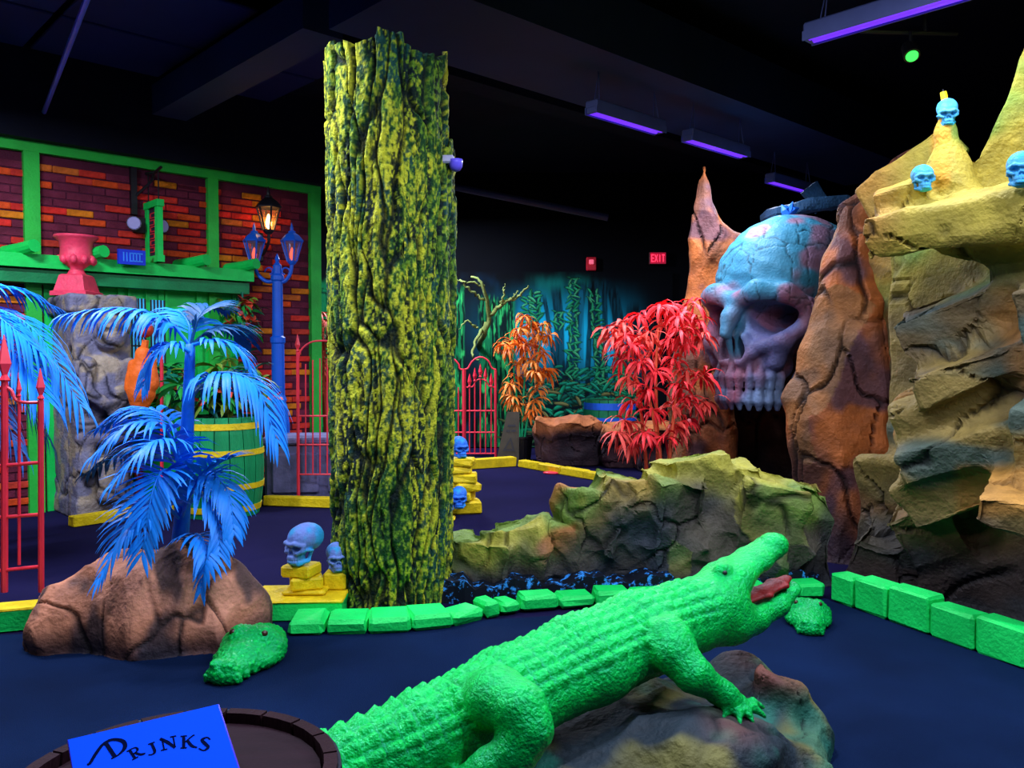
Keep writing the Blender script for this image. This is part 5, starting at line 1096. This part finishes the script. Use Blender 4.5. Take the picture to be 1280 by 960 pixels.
# orange hanging figure beside the pillar
Y = 7.75; t = thing('orange_figure', P(178, 515, Y), 'orange padded figure with small ball head right of the stone pillar', 'figure'); om = M('orange_cloth', '#f06a1c', 0.6, 0.3, 0.3, 6, 0.4, 25); s = Y / FPX
fd = Field(P(178, 460, Y) - [0.25, 0.25, 0.6], P(178, 460, Y) + [0.25, 0.25, 0.65], 0.011)
fd.chain([P(179, 442, Y), P(178, 470, Y), P(176, 492, Y), P(175, 503, Y)], [0.07, 0.095, 0.11, 0.085], 0.05); fd.chain([P(166, 455, Y), P(164, 485, Y)], [0.04, 0.06], 0.03); fd.chain([P(190, 450, Y), P(190, 480, Y)], [0.04, 0.06], 0.03)
fd.chain([P(181, 445, Y - 0.15), P(177, 510, Y - 0.17)], [0.012, 0.012], 0.02, 's'); V, Q = fd.mesh(); V += vnormals(V, Q) * (0.02 * (fbm(V * 9, 3, 3) - 0.5))[:, None]; mk('torso', V, Q, om, t, sm=True)
v, f = tube_vf([P(179, 445, Y), P(182, 425, Y)], [0.04, 0.03], 8); mk('neck', v, f, om, t)
fd = Field(P(182, 414, Y) - 0.12, P(182, 414, Y) + 0.12, 0.009); fd.ell(P(182, 412, Y), (0.07, 0.07, 0.075)); fd.ell(P(178, 410, Y - 0.06), (0.02, 0.02, 0.018), None, 0.01, 's'); fd.ell(P(186, 410, Y - 0.06), (0.02, 0.02, 0.018), None, 0.01, 's'); V, Q = fd.mesh(); mk('head', V, Q, M('rust_head', '#d8442a', 0.6, 0.3, 0.3, 12), t, sm=True)
v, f = tube_vf([P(202, 438, 8.3), [*P(202, 600, 8.3)[:2], 0.0]], 0.018, 8); mk('red_pole', v, f, MT['red'], label='thin red upright pole between stone pillar and green barrel', cat='pole')
# crossed red trestle low beside the pillar
t = thing('red_trestle', G(172, 618), 'low red crossed trestle showing behind palm fronds', 'trestle')
for a, b in (((165, 562), (181, 612)), ((183, 562), (168, 612))): v, f = tube_vf([P(*a, 8.9), P(*b, 8.9) * [1, 1, 0]], 0.035, 6); mk('bar', v, f, MT['red'], t)
v, f = tube_vf([P(162, 575, 8.9), P(186, 572, 8.9)], 0.02, 6); mk('bar', v, f, MT['red'], t)
# green planter barrel and what grows in it
stv = M('green_stave', '#0b9a58', 0.55, 0.3, 0.35, 3, 0.3, 30, stretch=(4, 4, 0.5)); bc = np.array([P(277, 600, 8.35)[0], 8.35, 0])
barrel('planter_barrel', bc, 0.36, 0.97, 'green wooden barrel with yellow hoops behind the palm', stv, MT['yellow'], 18, [(0.05, 0.06), (0.28, 0.055), (0.62, 0.055), (0.88, 0.06)], M('soil', '#1a1410', 0.9), 0.14)
lg = [M('leaf_green', '#2ab048', 0.5, 0.3, 0.3), M('leaf_olive', '#7a9a2c', 0.5, 0.3, 0.3), M('leaf_teal', '#0f7a60', 0.5, 0.3, 0.3)]; of = M('orange_flower', '#f0583a', 0.6, 0.3, 0.2)
r = np.random.default_rng(5)
def bush(name, label, c, n, R, ll, wid, nf):
    t = thing(name, c, label, 'plant'); v, f = join(*[tube_vf([c, c + np.array([r.normal() * R * .4, r.normal() * R * .4, R])], 0.012, 5) for _ in range(5)]); mk('stems', v, f, lg[2], t)
    for k in range(n):
        p = c + np.array([r.normal() * R * .5, r.normal() * R * .5, R * (0.4 + r.random() * 1.1)]); v, f = spray_vf(p, r, 9, ll, wid, 0.35); mk('leaf_spray', v, f, lg[k % 3], t, sm=True)
    for k in range(nf):
        p = c + np.array([r.normal() * R * .6, r.normal() * R * .3 - R * .5, R * (0.5 + r.random() * 0.9)]); v, f = spray_vf(p, r, 7, 0.09, 0.03, 0.05); mk('flower', v, f, of, t, sm=True)
bush('barrel_plant', 'leafy green plant with orange flowers growing in the green barrel', bc + [0, 0, 0.93], 26, 0.36, 0.26, 0.03, 7)
c = np.array([P(212, 470, 8.9)[0], 8.9, 0.0]); bush('flowering_shrub', 'flowering shrub with coral blooms left of the green barrel', c + [0, 0, 0.9], 20, 0.36, 0.24, 0.028, 9)
v, f = lathe_vf([(0.2, 0), (0.26, 0.05), (0.28, 0.85), (0.3, 0.86), (0.3, 0.92), (0.24, 0.92), (0.22, 0.85)], 16, c); mk('shrub_tub', v, f, MT['green'], label='green tub under the flowering shrub', cat='tub')
# vine with flowers hanging from the beam end
va = wpt(beam_s0 + 0.12, beam_z - 0.15, 0.25); t = thing('hanging_vine', va, 'green vine with orange flowers hanging from the beam end', 'vine')
for k in range(22):
    u = r.random(); p = va + U * (0.12 - 0.45 * r.random()) * 0.9 + np.array([0, r.normal() * 0.06, -1.15 * u]); v, f = spray_vf(p, r, 8, 0.2, 0.022, 0.4); mk('leaf_spray', v, f, lg[k % 3], t, sm=True)
for k in range(8): p = va + U * (0.1 - 0.3 * r.random()) - VV * 0.08 + np.array([0, 0, -0.05 - 0.35 * r.random()]); v, f = spray_vf(p, r, 7, 0.1, 0.035, 0.05); mk('flower', v, f, of, t, sm=True)
v, f = tube_vf([va, va + [0.02, 0, -0.6], va + [0, 0.02, -1.25]], 0.012, 5); mk('vine_stem', v, f, lg[2], t)
# grey stone planter box
pc = G(332, 628); pc[2] = 0; t = thing('stone_planter', pc, 'grey-purple stone planter box at foot of the blue lamppost', 'planter'); pm_ = M('purple_stone', '#7c7aa8', 0.85, 0.2, 0.5, 4, 0.6, 16)
d = np.array([1.0, 0.12, 0]); d /= np.linalg.norm(d); Rp = rotz(math.atan2(d[1], d[0])); hz = P(350, 556, 9.0)[2]
v, f = bev_vf(pc + d * 0.62 + Rp @ np.array([0, 0.42, hz / 2]), (1.3, 0.62, hz), Rp, 0.03); mk('body', v, f, pm_, t)
v, f = bev_vf(pc + d * 0.62 + Rp @ np.array([0, 0.42, hz + 0.03]), (1.38, 0.72, 0.07), Rp, 0.02); mk('coping', v, f, pm_, t)
for a, w in ((0.3, 0.5), (0.95, 0.6)): v, f = bev_vf(pc + d * a + Rp @ np.array([0, 0.10, hz * 0.48]), (w, 0.06, hz * 0.72), Rp, 0.02); mk('panel', v, f, pm_, t)
# ---- blue lamppost
lx, lY = P(348, 500, 9.75)[0], 9.75; t = thing('lamppost', (lx, lY, 0), 'blue lamppost with two lanterns before the brick wall', 'lamppost'); zz = lambda y: P(348, y, lY)[2]
v, f = lathe_vf([(0.15, 0.0), (0.15, 0.1), (0.13, 0.14), (0.125, zz(530)), (0.10, zz(508)), (0.085, zz(503)), (0.095, zz(500)), (0.075, zz(494)), (0.072, zz(430)), (0.085, zz(428)), (0.085, zz(422)), (0.064, zz(420)), (0.058, zz(352)), (0.075, zz(350)), (0.075, zz(345)), (0.05, zz(342)), (0.05, zz(332)), (0.02, zz(328)), (0.028, zz(324)), (0.004, zz(317))], 20, (lx, lY, 0)); mk('post', v, f, MT['bluemetal'], t, sm=False)
def lantern(parent, c, sc, metal, panem, bulb):
    prof = [(0.035, 0), (0.06, 0.03), (0.065, 0.045)]; v, f = lathe_vf([(a * sc, b * sc) for a, b in prof], 6, c); mk('lantern_base', v, f, metal, parent)
    roof = [(0.15, 0.30), (0.155, 0.315), (0.10, 0.38), (0.045, 0.42), (0.05, 0.435), (0.02, 0.45), (0.022, 0.48), (0.003, 0.55)]; v, f = lathe_vf([(a * sc, b * sc) for a, b in roof], 6, c); mk('lantern_roof', v, f, metal, parent)
    for k in range(6):
        a = math.pi * k / 3; d = np.array([math.cos(a), math.sin(a), 0]); v, f = tube_vf([c + d * 0.062 * sc + [0, 0, 0.045 * sc], c + d * 0.135 * sc + [0, 0, 0.30 * sc]], 0.011 * sc, 5); mk('lantern_bar', v, f, metal, parent)
    v, f = lathe_vf([(0.055 * sc, 0.045 * sc), (0.125 * sc, 0.295 * sc)], 6, c); f = f[:-2]; mk('lantern_glass', v, f, panem, parent)
    v, f = lathe_vf([(0.004 * sc, 0.06 * sc), (0.03 * sc, 0.09 * sc), (0.035 * sc, 0.14 * sc), (0.018 * sc, 0.2 * sc), (0.003 * sc, 0.23 * sc)], 10, c); mk('bulb', v, f, bulb, parent, sm=True)  # a bulb in the wall lantern, a reflection stand-in on the lamppost
gl = glass('lantern_glass', (0.9, 0.5, 0.5), 0.15); rb = emit('red_lantern_reflection', (1.0, 0.12, 0.06), 1.2); fb = emit('flame_bulb', (1.0, 0.55, 0.16), 30)  # red glow added in the lamppost lanterns for the reflection they hold
for px, sd in ((318, -1), (365, 1)):
    c = np.array([P(px, 330, lY)[0], lY, zz(331)]); lantern(t, c, 0.88, MT['bluemetal'], gl, rb)
    v, f = tube_vf(spline([(lx, lY, zz(350)), (lx + (c[0] - lx) * 0.45, lY, zz(352)), (lx + (c[0] - lx) * 0.85, lY, zz(343)), c + [0, 0, 0.01]], 16), 0.022, 8); mk('arm', v, f, MT['bluemetal'], t, sm=True)
    a = np.linspace(0, 4.6, 18); v, f = tube_vf([(lx + sd * (0.09 + 0.055 * math.cos(q) * (1 - q / 8)), lY, zz(340) + 0.06 * math.sin(q) * (1 - q / 8)) for q in a], 0.009, 6); mk('scroll', v, f, MT['bluemetal'], t, sm=True)
# ---- wall lantern with a lit bulb
s, z = wsz(321, 296); c = wpt(s, z, 0.30); t = thing('wall_lantern', wpt(s, z, 0.0), 'black wall lantern with lit amber bulb on the brick facade', 'lantern')
lantern(t, c, 1.0, MT['iron'], glass('amber_glass', (1.0, 0.45, 0.15), 0.25), fb)
v, f = join(bev_vf(wpt(s, z - 0.12, 0.015), (0.14, 0.04, 0.34), ROT_U, 0.01), tube_vf(spline([wpt(s, z - 0.2, 0.03), wpt(s, z - 0.22, 0.16), wpt(s, z - 0.1, 0.29), c], 12), 0.018, 7)); mk('bracket', v, f, MT['iron'], t)
ld = bpy.data.lights.new('lantern_bulb', 'POINT'); ld.energy = 170; ld.color = (1.0, 0.28, 0.10); ld.shadow_soft_size = 0.03; lo = bpy.data.objects.new('lantern_bulb', ld); col.objects.link(lo); lo.parent = t; lo.location = c + np.array([0, 0, 0.15]) - wpt(s, z, 0.0)
# ---- hanging sign on iron bracket
s0, zt_ = wsz(174, 258); s1, zb = wsz(174, 328); t = thing('hanging_sign', wpt(s0, zt_, 0.4), 'narrow green framed sign hanging on black iron bracket', 'sign'); sa = s0 - 0.02
def obox(s, z0, z1, o0, o1, w, m, nm): v, f = wbox(s - w / 2, s + w / 2, z0, z1, o0, o1); mk(nm, v, f, m, t)
sb = sa - 0.05
for o in (0.05, 0.33): obox(sb, zb - 0.02, zt_ + 0.02, o, o + 0.07, 0.06, MT['green'], 'frame_bar')
for z_ in (zb - 0.02, zt_ - 0.04): obox(sb, z_, z_ + 0.07, 0.03, 0.42, 0.075, MT['green'], 'frame_bar')
obox(sb, zb + 0.04, zt_ - 0.04, 0.11, 0.34, 0.02, M('sign_board', '#3a1a3c', 0.6), 'board')
rl = M('red_lettering', '#e8323c', 0.6)
for k in range(6):
    zc = zb + 0.12 + k * (zt_ - zb - 0.24) / 5; v, f = join(wbox(sb + 0.012, sb + 0.016, zc - 0.03, zc - 0.018, 0.15, 0.29), wbox(sb + 0.012, sb + 0.016, zc + 0.018, zc + 0.03, 0.15, 0.29), wbox(sb + 0.012, sb + 0.016, zc - 0.03, zc + 0.03, 0.15 if k % 2 else 0.26, 0.18 if k % 2 else 0.29)); mk('letter_mark', v, f, rl, t)
zr = wsz(174, 214)[1]
v, f = join(wbox(s0 + 0.04, s0 + 0.1, zt_ - 0.1, zr + 0.1, 0, 0.06), tube_vf([wpt(sb, zr - 0.02, 0.02), wpt(sb, zr - 0.05, 0.25), wpt(sb, zr - 0.02, 0.45)], 0.016, 6), tube_vf(spline([wpt(s0 + 0.05, zt_ + 0.1, 0.05), wpt(sb, zt_ + 0.25, 0.15), wpt(sb, zr - 0.05, 0.25)], 12), 0.014, 6)); mk('bracket', v, f, MT['iron'], t)
for o in (0.08, 0.37): v, f = tube_vf([wpt(sb, zr - 0.03, o), wpt(sb, zt_, o)], 0.007, 5); mk('chain', v, f, MT['iron'], t)
# blue plaque under it
s1, z1 = wsz(132, 331); s2, z2 = wsz(165, 318); t = thing('blue_plaque', wpt((s1 + s2) / 2, z1, 0.35), 'small glowing blue plaque with pale marks below the hanging sign', 'plaque')
v, f = wbox(s2, s1, z1 - 0.02, z2, 0.36, 0.40); mk('board', v, f, M('blue_board', '#1038d8', 0.5), t); pl = M('pale_blue_marks', '#3a90ff', 0.5)
for k, w in enumerate((0.012, 0.012, 0.03, 0.035, 0.03, 0.03)):
    sc_ = s1 - 0.05 - k * (s1 - s2 - 0.1) / 5.3; v, f = join(wbox(sc_ - 0.006, sc_ + 0.006, z1 + 0.01, z2 - 0.03, 0.40, 0.404), *([wbox(sc_ - w, sc_, z1 + 0.01, z1 + 0.022, 0.40, 0.404), wbox(sc_ - w, sc_, z2 - 0.042, z2 - 0.03, 0.40, 0.404)] if w > 0.02 else [])); mk('letter_mark', v, f, pl, t)
v, f = tube_vf([wpt((s1 + s2) / 2, z1 + 0.05, 0), wpt((s1 + s2) / 2, z1 + 0.05, 0.38)], 0.012, 6); mk('arm', v, f, MT['iron'], t)
# twin emergency spotlights
s, z = wsz(179, 283); t = thing('emergency_light', wpt(s, z, 0), 'black emergency light with two white round heads on the bricks', 'light')
v, f = wbox(s - 0.12, s + 0.12, z - 0.08, z + 0.08, 0, 0.07); mk('case', v, f, MT['iron'], t)
for sg in (-1, 1):
    cc = wpt(s + sg * 0.13, z, 0.1); dd = -VV * 0.9 - U * 0.3 * sg; dd /= np.linalg.norm(dd); v, f = tube_vf([cc, cc + dd * 0.07], [0.05, 0.075], 14); hd = mk('lamp_head', v, f, MT['iron'], t); v, f = tube_vf([cc + dd * 0.07, cc + dd * 0.078], [0.068, 0.06], 14); mk('lens', v, f, M('lens_white', '#a8a0e0', 0.3), hd)

# ------------------------------------------------------------------ red iron railings
def spear(p, sc, up=np.array([0, 0, 1.0])): return join(lathe_vf([(0.012 * sc, 0), (0.022 * sc, 0.01 * sc), (0.012 * sc, 0.03 * sc)], 6, p), lathe_vf([(0.012 * sc, 0.03 * sc), (0.028 * sc, 0.075 * sc), (0.002 * sc, 0.19 * sc)], 4, p))
def bars(t, lst, name='bar', n=7):
    for pts, r0 in lst: v, f = tube_vf(pts, r0, n); mk(name, v, f, MT['red'], t)
# near left panel standing on the kerb
Y = 5.02; t = thing('red_railing', (P(52, 760, Y)[0], Y, 0.135), 'red iron railing on the kerb at the left edge', 'railing'); q = lambda x, y, d=0: P(x, y, Y + d)
zt0 = 0.138; foot = lambda x, d=0: np.array([q(x, 760, d)[0], Y + d, zt0])
bars(t, [([foot(52), q(51, 500)], 0.017), ([foot(6), q(6, 478)], 0.02), ([foot(-40), q(-40, 500)], 0.017)], 'post')
bars(t, [([q(24, 706), q(24, 496)], 0.009), ([q(-17, 706), q(-17, 480)], 0.009)], 'baluster')
bars(t, [([q(-45, 718), q(52, 708)], 0.011), ([q(-45, 650), q(52, 643)], 0.011), ([q(-45, 586), q(52, 578)], 0.011)], 'rail')
bars(t, [(spline([q(52, 503), q(30, 503), q(19, 499), q(14, 488), q(6, 483)], 16), 0.010), (spline([q(6, 483), q(-6, 488), q(-12, 500), q(-40, 503)], 14), 0.010)], 'scroll')
for x, y, sc in ((51, 500, 1.0), (6, 478, 1.5), (24, 496, 0.6)): v, f = spear(q(x, y), sc); mk('finial', v, f, MT['red'], t)
# panel beside the lamppost
Y = 8.95; t = thing('red_railing', (P(374, 640, Y)[0], Y, 0.0), 'red iron railing in front of the stone planter left of trunk', 'railing'); q = lambda x, y, d=0: P(x, y, Y + d)
bars(t, [([q(373, 629), q(372, 440)], 0.018), ([q(432, 629), q(432, 440)], 0.018)], 'post'); bars(t, [([q(x, 593), q(x, y)], 0.008) for x, y in ((382, 455), (391, 450), (400, 448), (409, 448), (418, 450), (426, 455))], 'baluster')
bars(t, [([q(372, y), q(432, y)], 0.010) for y in (520, 556, 593)], 'rail'); bars(t, [(spline([q(372, 455), q(376, 438), q(388, 428), q(402, 426), q(416, 428), q(428, 438), q(432, 455)], 20), 0.010)], 'arch')
v, f = spear(q(372, 440), 1.0); mk('finial', v, f, MT['red'], t)
# far gate
Y = 13.1; t = thing('red_gate', (P(592, 570, Y)[0], Y, 0.0), 'arched red iron gate with spear tops before the forest mural', 'gate'); q = lambda x, y, d=0: P(x, y, Y + d)
bars(t, [([q(580, 571), q(580, 461)], 0.032), ([q(619.5, 571), q(619.5, 462)], 0.022), ([q(557, 571), q(557, 462)], 0.022)], 'post'); ys = {587: 485, 593.5: 478, 600.5: 474, 607: 478, 614: 485, 573: 484, 566: 484}
bars(t, [([q(x, 568), q(x, y)], 0.011) for x, y in ys.items()], 'baluster'); bars(t, [([q(556, y), q(620, y)], 0.013) for y in (513.5, 540.5, 567)], 'rail')
bars(t, [(spline([q(580, 462), q(585, 460), q(590, 452), q(597, 447), q(604, 447), q(611, 452), q(615, 460), q(620, 462)], 26), 0.014), (spline([q(557, 447), q(566, 448), q(573, 455), q(575, 461), q(580, 462)], 16), 0.014), (spline([q(583, 484), q(591, 483), q(595, 476), q(601, 474), q(607, 476), q(612, 483), q(619, 484)], 22), 0.011)], 'arch')
for x, y in ((587, 481), (593.5, 474), (600.5, 469), (607, 474), (614, 481)): v, f = spear(q(x, y + 3), 1.15); mk('finial', v, f, MT['red'], t)
v, f = spear(q(566, 478), 1.15); mk('finial', v, f, MT['red'], t)
# red drooping plant behind the right end of the brick wall
cc = P(402, 415, 11.6); t = thing('rust_fern', (cc[0], 11.6, 0.0), 'rust-red drooping fern between brick wall and trunk', 'fern'); rf = M('rust_leaf', '#c8482c', 0.6, 0.3, 0.3)
v, f = tube_vf([(cc[0] + 0.1, 11.6, 0), P(404, 470, 11.6), P(402, 410, 11.6)], [0.05, 0.04, 0.03], 8); mk('stem', v, f, rf, t)
for i, pts in enumerate([[(402, 410), (396, 400), (390, 412), (385, 440)], [(402, 405), (398, 392), (392, 396), (386, 410)], [(402, 420), (398, 418), (394, 440), (396, 480)], [(402, 410), (408, 400), (416, 410), (420, 440)], [(402, 430), (405, 425), (406, 450), (404, 490)]]):
    v, f = frond_vf([P(x, y, 11.6 - 0.1 * k) for k, (x, y) in enumerate(pts)], 0.3, 20, 0.6, seed=i + 50); mk('frond', v, f, rf, t, sm=True)
# ------------------------------------------------------------------ painted forest on the far wall
def mural():
    x0, x1, y0, y1 = 385, 840, 340, 585; nx, ny = 560, 330; Y = 14.34
    X, Z = np.meshgrid(np.linspace(x0, x1, nx), np.linspace(y0, y1, ny), indexing='ij'); x, y = X.ravel(), Z.ravel(); n = len(x)
    s = Y / FPX; V = np.stack([(x - 640) * s, np.full(n, Y), CAMH - (y - 447) * s], 1); V[:, 2] = np.maximum(V[:, 2], 0.02)
    i, j = np.meshgrid(np.arange(nx - 1), np.arange(ny - 1), indexing='ij'); o = (i * ny + j).ravel(); Q = np.stack([o, o + 1, o + ny + 1, o + ny], 1)
    nz = lambda fx, fy, sd, oc=3: fbm(np.stack([x * fx, y * fy], 1), oc, sd)
    c = np.tile(lin('#02070c'), (n, 1))
    glow = np.exp(-((x - 702) / 62) ** 2) * np.exp(-((y - 420) / 44) ** 2) * smooth(348, 385, y + 12 * nz(.1, .02, 1)); glow2 = np.exp(-((x - 765) / 26) ** 2) * np.exp(-((y - 435) / 40) ** 2)
    c = mixc(c, lin('#16c0ea'), np.clip((glow + 0.6 * glow2) * (0.35 + 1.1 * nz(.09, .008, 2)), 0, 1)); c = mixc(c, lin('#0b7a70'), np.clip(smooth(400, 345, y) * smooth(650, 680, x) * smooth(760, 720, x) * nz(.12, .02, 3) * 1.0, 0, .8))
    lft = smooth(650, 600, x); c = mixc(c, lin('#06304c'), lft * smooth(.5, .75, nz(.06, .02, 4)) * .6)
    def trunk(cx, w, lean, colr, y_a=345, y_b=540, st=0.9, seed=0):
        cc = cx + lean * (y - 440) + 4 * (nz(.0, .03, seed + 60) - .5); m = smooth(w, w * .75, np.abs(x - cc)) * smooth(y_a - 6, y_a + 8, y) * smooth(y_b + 12, y_b - 8, y); tex = smooth(.45, .6, nz(.5, .05, seed + 70))
        return np.clip(m * st, 0, 1), tex
    for cx, w, lean, ya in ((700, 7, .06, 360), (716, 9, -.1, 352), (746, 5, .03, 350), (756, 4, 0, 350), (775, 8, .1, 360), (668, 5, -.05, 365), (690, 3, .15, 370), (735, 4, -.04, 352), (790, 9, 0, 380)):
        m, tx = trunk(cx, w, lean, None, ya, 500, .88, int(cx)); c = mixc(c, mixc(lin('#03090f'), lin('#0d4a5c'), tx * .5), m)
    m, tx = trunk(727, 3.2, 0, None, 360, 490, .9, 9); c = mixc(c, lin('#13708c'), m * .7)
    for cx, w, ya in ((573, 9, 360), (621, 25, 372), (400, 16, 350)):
        m, tx = trunk(cx, w, 0, None, ya, 580, .96, int(cx)); c = mixc(c, mixc(mixc(lin('#03140f'), lin('#0d6c3e'), tx), lin('#2ca854'), smooth(.6, .72, nz(.35, .07, int(cx)))), m)
        c = mixc(c, lin('#02080c'), m * smooth(.6, .9, np.abs(x - cx) / w) * .0)
    # forest floor: overlapping leaf-like strokes
    def strokes(num, xr, yr, ln, wd, cols, seed, ang=0.4, dens=None):
        nonlocal c; r = np.random.default_rng(seed)
        for k in range(num):
            a, b = r.uniform(*xr), r.uniform(*yr); th = ang * r.normal() + (0.5 if r.random() < .5 else -0.5) * ang; l, w = ln * r.uniform(.6, 1.4), wd * r.uniform(.6, 1.3)
            q = np.where((np.abs(x - a) < l + 2) & (np.abs(y - b) < l + 2))[0]
            if not len(q): continue
            u = (x[q] - a) * math.cos(th) + (y[q] - b) * math.sin(th); v = -(x[q] - a) * math.sin(th) + (y[q] - b) * math.cos(th) - 0.02 * u * u / max(l, 1) * 3
            e = (u / l) ** 2 + (v / w) ** 2; mm = smooth(1.15, .7, e); shade = np.clip(.55 - v / w * .6, 0, 1)
            c[q] = mixc(c[q], lin('#02100f'), smooth(1.9, 1.0, e) * .85); c[q] = c[q] * (1 - mm[:, None]) + mm[:, None] * mixc(lin('#042018'), lin(cols[r.integers(len(cols))]), shade)
    strokes(330, (630, 800), (478, 580), 9, 2.0, ['#12805a', '#0d6a58', '#5a6a3a', '#1c9a6c', '#3c6a40'], 1)
    strokes(110, (660, 790), (458, 500), 8, 1.6, ['#1aa078', '#12806a', '#20b088'], 2, .3)
    strokes(50, (680, 790), (480, 540), 10, 2.2, ['#22c08a', '#1ab07c', '#8a8a50'], 3, .55)
    strokes(60, (385, 415), (360, 570), 6, 2, ['#0f7a48', '#1a9a50'], 7, 1.3)
    for (cx, ya, yb, lean) in ((716, 348, 470, 0), (742, 365, 480, .09), (660, 372, 410, 0), (698, 390, 410, 0), (668, 365, 400, .1), (775, 440, 500, .05), (783, 455, 530, 0)):
        r = np.random.default_rng(int(cx))
        for yy in np.arange(ya, yb, 4.5):
            for sg in (-1, 1): strokes(1, (cx + lean * (yy - ya) + sg * 4 - 1, cx + lean * (yy - ya) + sg * 4 + 1), (yy, yy + 1), 5.5, 1.5, ['#1f9a64', '#2ab878', '#4ac080'], int(cx * 7 + yy * 3 + sg), 1.0)
    c *= (0.55 + 0.45 * smooth(340, 352, y))[:, None]; fade = smooth(341, 362, y + 10 * nz(.08, .05, 5)) * smooth(838, 800, x); c = c * fade[:, None] + lin('#02050c') * (1 - fade[:, None])
    mk('forest_mural', V, Q, MT['mural'], label='teal and green painted jungle mural on the far wall', cat='mural', org=V.mean(0), colr=c)
mural()
# exit sign and alarm on the far wall
def lamp_box(name, px, py, w, h, label, cat, m, mark):
    c = P(px, py, 14.355); t = thing(name, c, label, cat); v, f = bev_vf(c, (w, 0.08, h), None, 0.012); mk('case', v, f, m, t); return t, c
t, c = lamp_box('exit_sign', 822, 323, 0.30, 0.22, 'small glowing red exit sign on the far black wall', 'sign', M('dark_red_case', '#400810', 0.5), 1)
ex = emit('exit_letters', (1.0, 0.03, 0.08), 2.6)
for k, segs in enumerate([['l', 't', 'm', 'b'], ['x'], ['c'], ['t', 'c']]):
    o = c + [-0.09 + k * 0.06, -0.043, 0]; bx = []
    S = {'l': ((-0.018, 0), (0.010, 0.12)), 't': ((0, 0.055), (0.045, 0.014)), 'm': ((0, 0), (0.04, 0.014)), 'b': ((0, -0.055), (0.045, 0.014)), 'c': ((0, 0), (0.010, 0.12))}
    for sg in segs:
        if sg == 'x': bx += [box_vf(o, (0.010, 0.006, 0.13), roty(0.35)), box_vf(o, (0.010, 0.006, 0.13), roty(-0.35))]
        else: (dx, dz), (w, h) = S[sg]; bx.append(box_vf(o + [dx, 0, dz], (w, 0.006, h)))
    v, f = join(*bx); mk('letter', v, f, ex, t)
v, f = bev_vf(c + [0, -0.038, 0], (0.27, 0.006, 0.19), None, 0.002); mk('face', v, f, emit('exit_glow', (0.7, 0.0, 0.05), 0.35), t)
t, c = lamp_box('fire_alarm', 739, 330, 0.17, 0.23, 'small red wall alarm with strobe above the mural', 'alarm', M('alarm_red', '#d81830', 0.4), 0)
v, f = bev_vf(c + [0, -0.05, 0.03], (0.08, 0.03, 0.08), None, 0.01); mk('strobe_lens', v, f, emit('strobe', (1.0, 0.15, 0.25), 0.6), t)
# half barrel behind the planter boulders
barrel('tub', (P(762, 540, 12.75)[0], 12.75, 0.0), 0.38, P(762, 499, 12.75)[2], 'green slatted tub with bright blue hoops before the mural', M('tub_green', '#138a58', 0.6, 0.3, 0.4, 5), MT['bluemetal'], 18, [(0.1, 0.06), (0.66, 0.05), (0.84, 0.10)], M('tub_soil', '#0c1014', 0.9), 0.06)
# floor sign leaning by the pot
Y = 12.35; c = np.array([P(634, 570, Y)[0], Y, 0]); t = thing('floor_sign', c, 'dark folding wet floor sign beside the black plant pot', 'sign'); fm = M('sign_brown', '#4a4234', 0.6, 0.3, 0.3, 8)
zt_ = P(640, 515, Y)[2]
for sg in (-1, 1):
    V = []
    for z, w, o in ((0, 0.17, 0.16), (zt_, 0.09, 0.02)):
        for x_ in (-1, 1):
            for th in (0, 0.025): V.append(c + [x_ * w + (0.09 if z else 0), sg * o + sg * th, z])
    mk('panel', V, [(0, 2, 6, 4), (1, 5, 7, 3), (0, 4, 5, 1), (2, 3, 7, 6), (4, 6, 7, 5), (0, 1, 3, 2)], fm, t)
def onp(u, v): k = v; return c + [0.09 * k + u * (0.17 - 0.08 * k), -0.185 + 0.14 * k - 0.006, zt_ * k]
tri = [onp(-.6, .25), onp(.6, .25), onp(0.05, .52)]; tr2 = [onp(-.35, .29), onp(.35, .29), onp(0.05, .46)]
mk('warning_triangle', tri + tr2, [(0, 1, 4, 3), (1, 2, 5, 4), (2, 0, 3, 5)], MT['iron'], t)
for a, b, y_ in ((-.6, -.1, .62), (.05, .6, .62), (-.5, .5, .72)): mk('text_mark', [onp(a, y_), onp(b, y_), onp(b, y_ + .04), onp(a, y_ + .04)], [(0, 1, 2, 3)], MT['iron'], t)
# green party spotlight under the ceiling at right
pg_ = P(1140, 70, 5.9); t = thing('spotlight', pg_, 'small black ceiling spotlight with glowing green lens', 'light'); aim = P(1195, 232, cliffY(1195, 0.5)) - pg_; aim /= np.linalg.norm(aim)
v, f = tube_vf([pg_ - aim * 0.12, pg_], [0.05, 0.055], 14); mk('can', v, f, MT['iron'], t); v, f = tube_vf([pg_, pg_ + aim * 0.008], [0.042, 0.04], 14); mk('lens', v, f, emit('green_lens', (0.05, 1.0, 0.1), 1.6), t)
v, f = join(tube_vf([pg_ - aim * 0.06, pg_ - aim * 0.06 + [0, 0, 0.14]], 0.012, 6), tube_vf([pg_ - aim * 0.06 + [-0.35, 0.0, 0.14], pg_ - aim * 0.06 + [0.35, 0.05, 0.14]], 0.018, 6), tube_vf([pg_ - aim * 0.06 + [0.1, 0, 0.14], [pg_[0] + .1, pg_[1], CEIL]], 0.014, 6)); mk('mount', v, f, MT['iron'], t)
ld = bpy.data.lights.new('green_spot', 'SPOT'); ld.energy = 60; ld.color = (0.05, 1.0, 0.25); ld.spot_size = math.radians(26); ld.spot_blend = 0.8; ld.shadow_soft_size = 0.04
lo = bpy.data.objects.new('green_spot', ld); col.objects.link(lo); lo.parent = t; lo.location = aim * 0.02; lo.rotation_euler = Vector(aim.tolist()).to_track_quat('-Z', 'Y').to_euler()
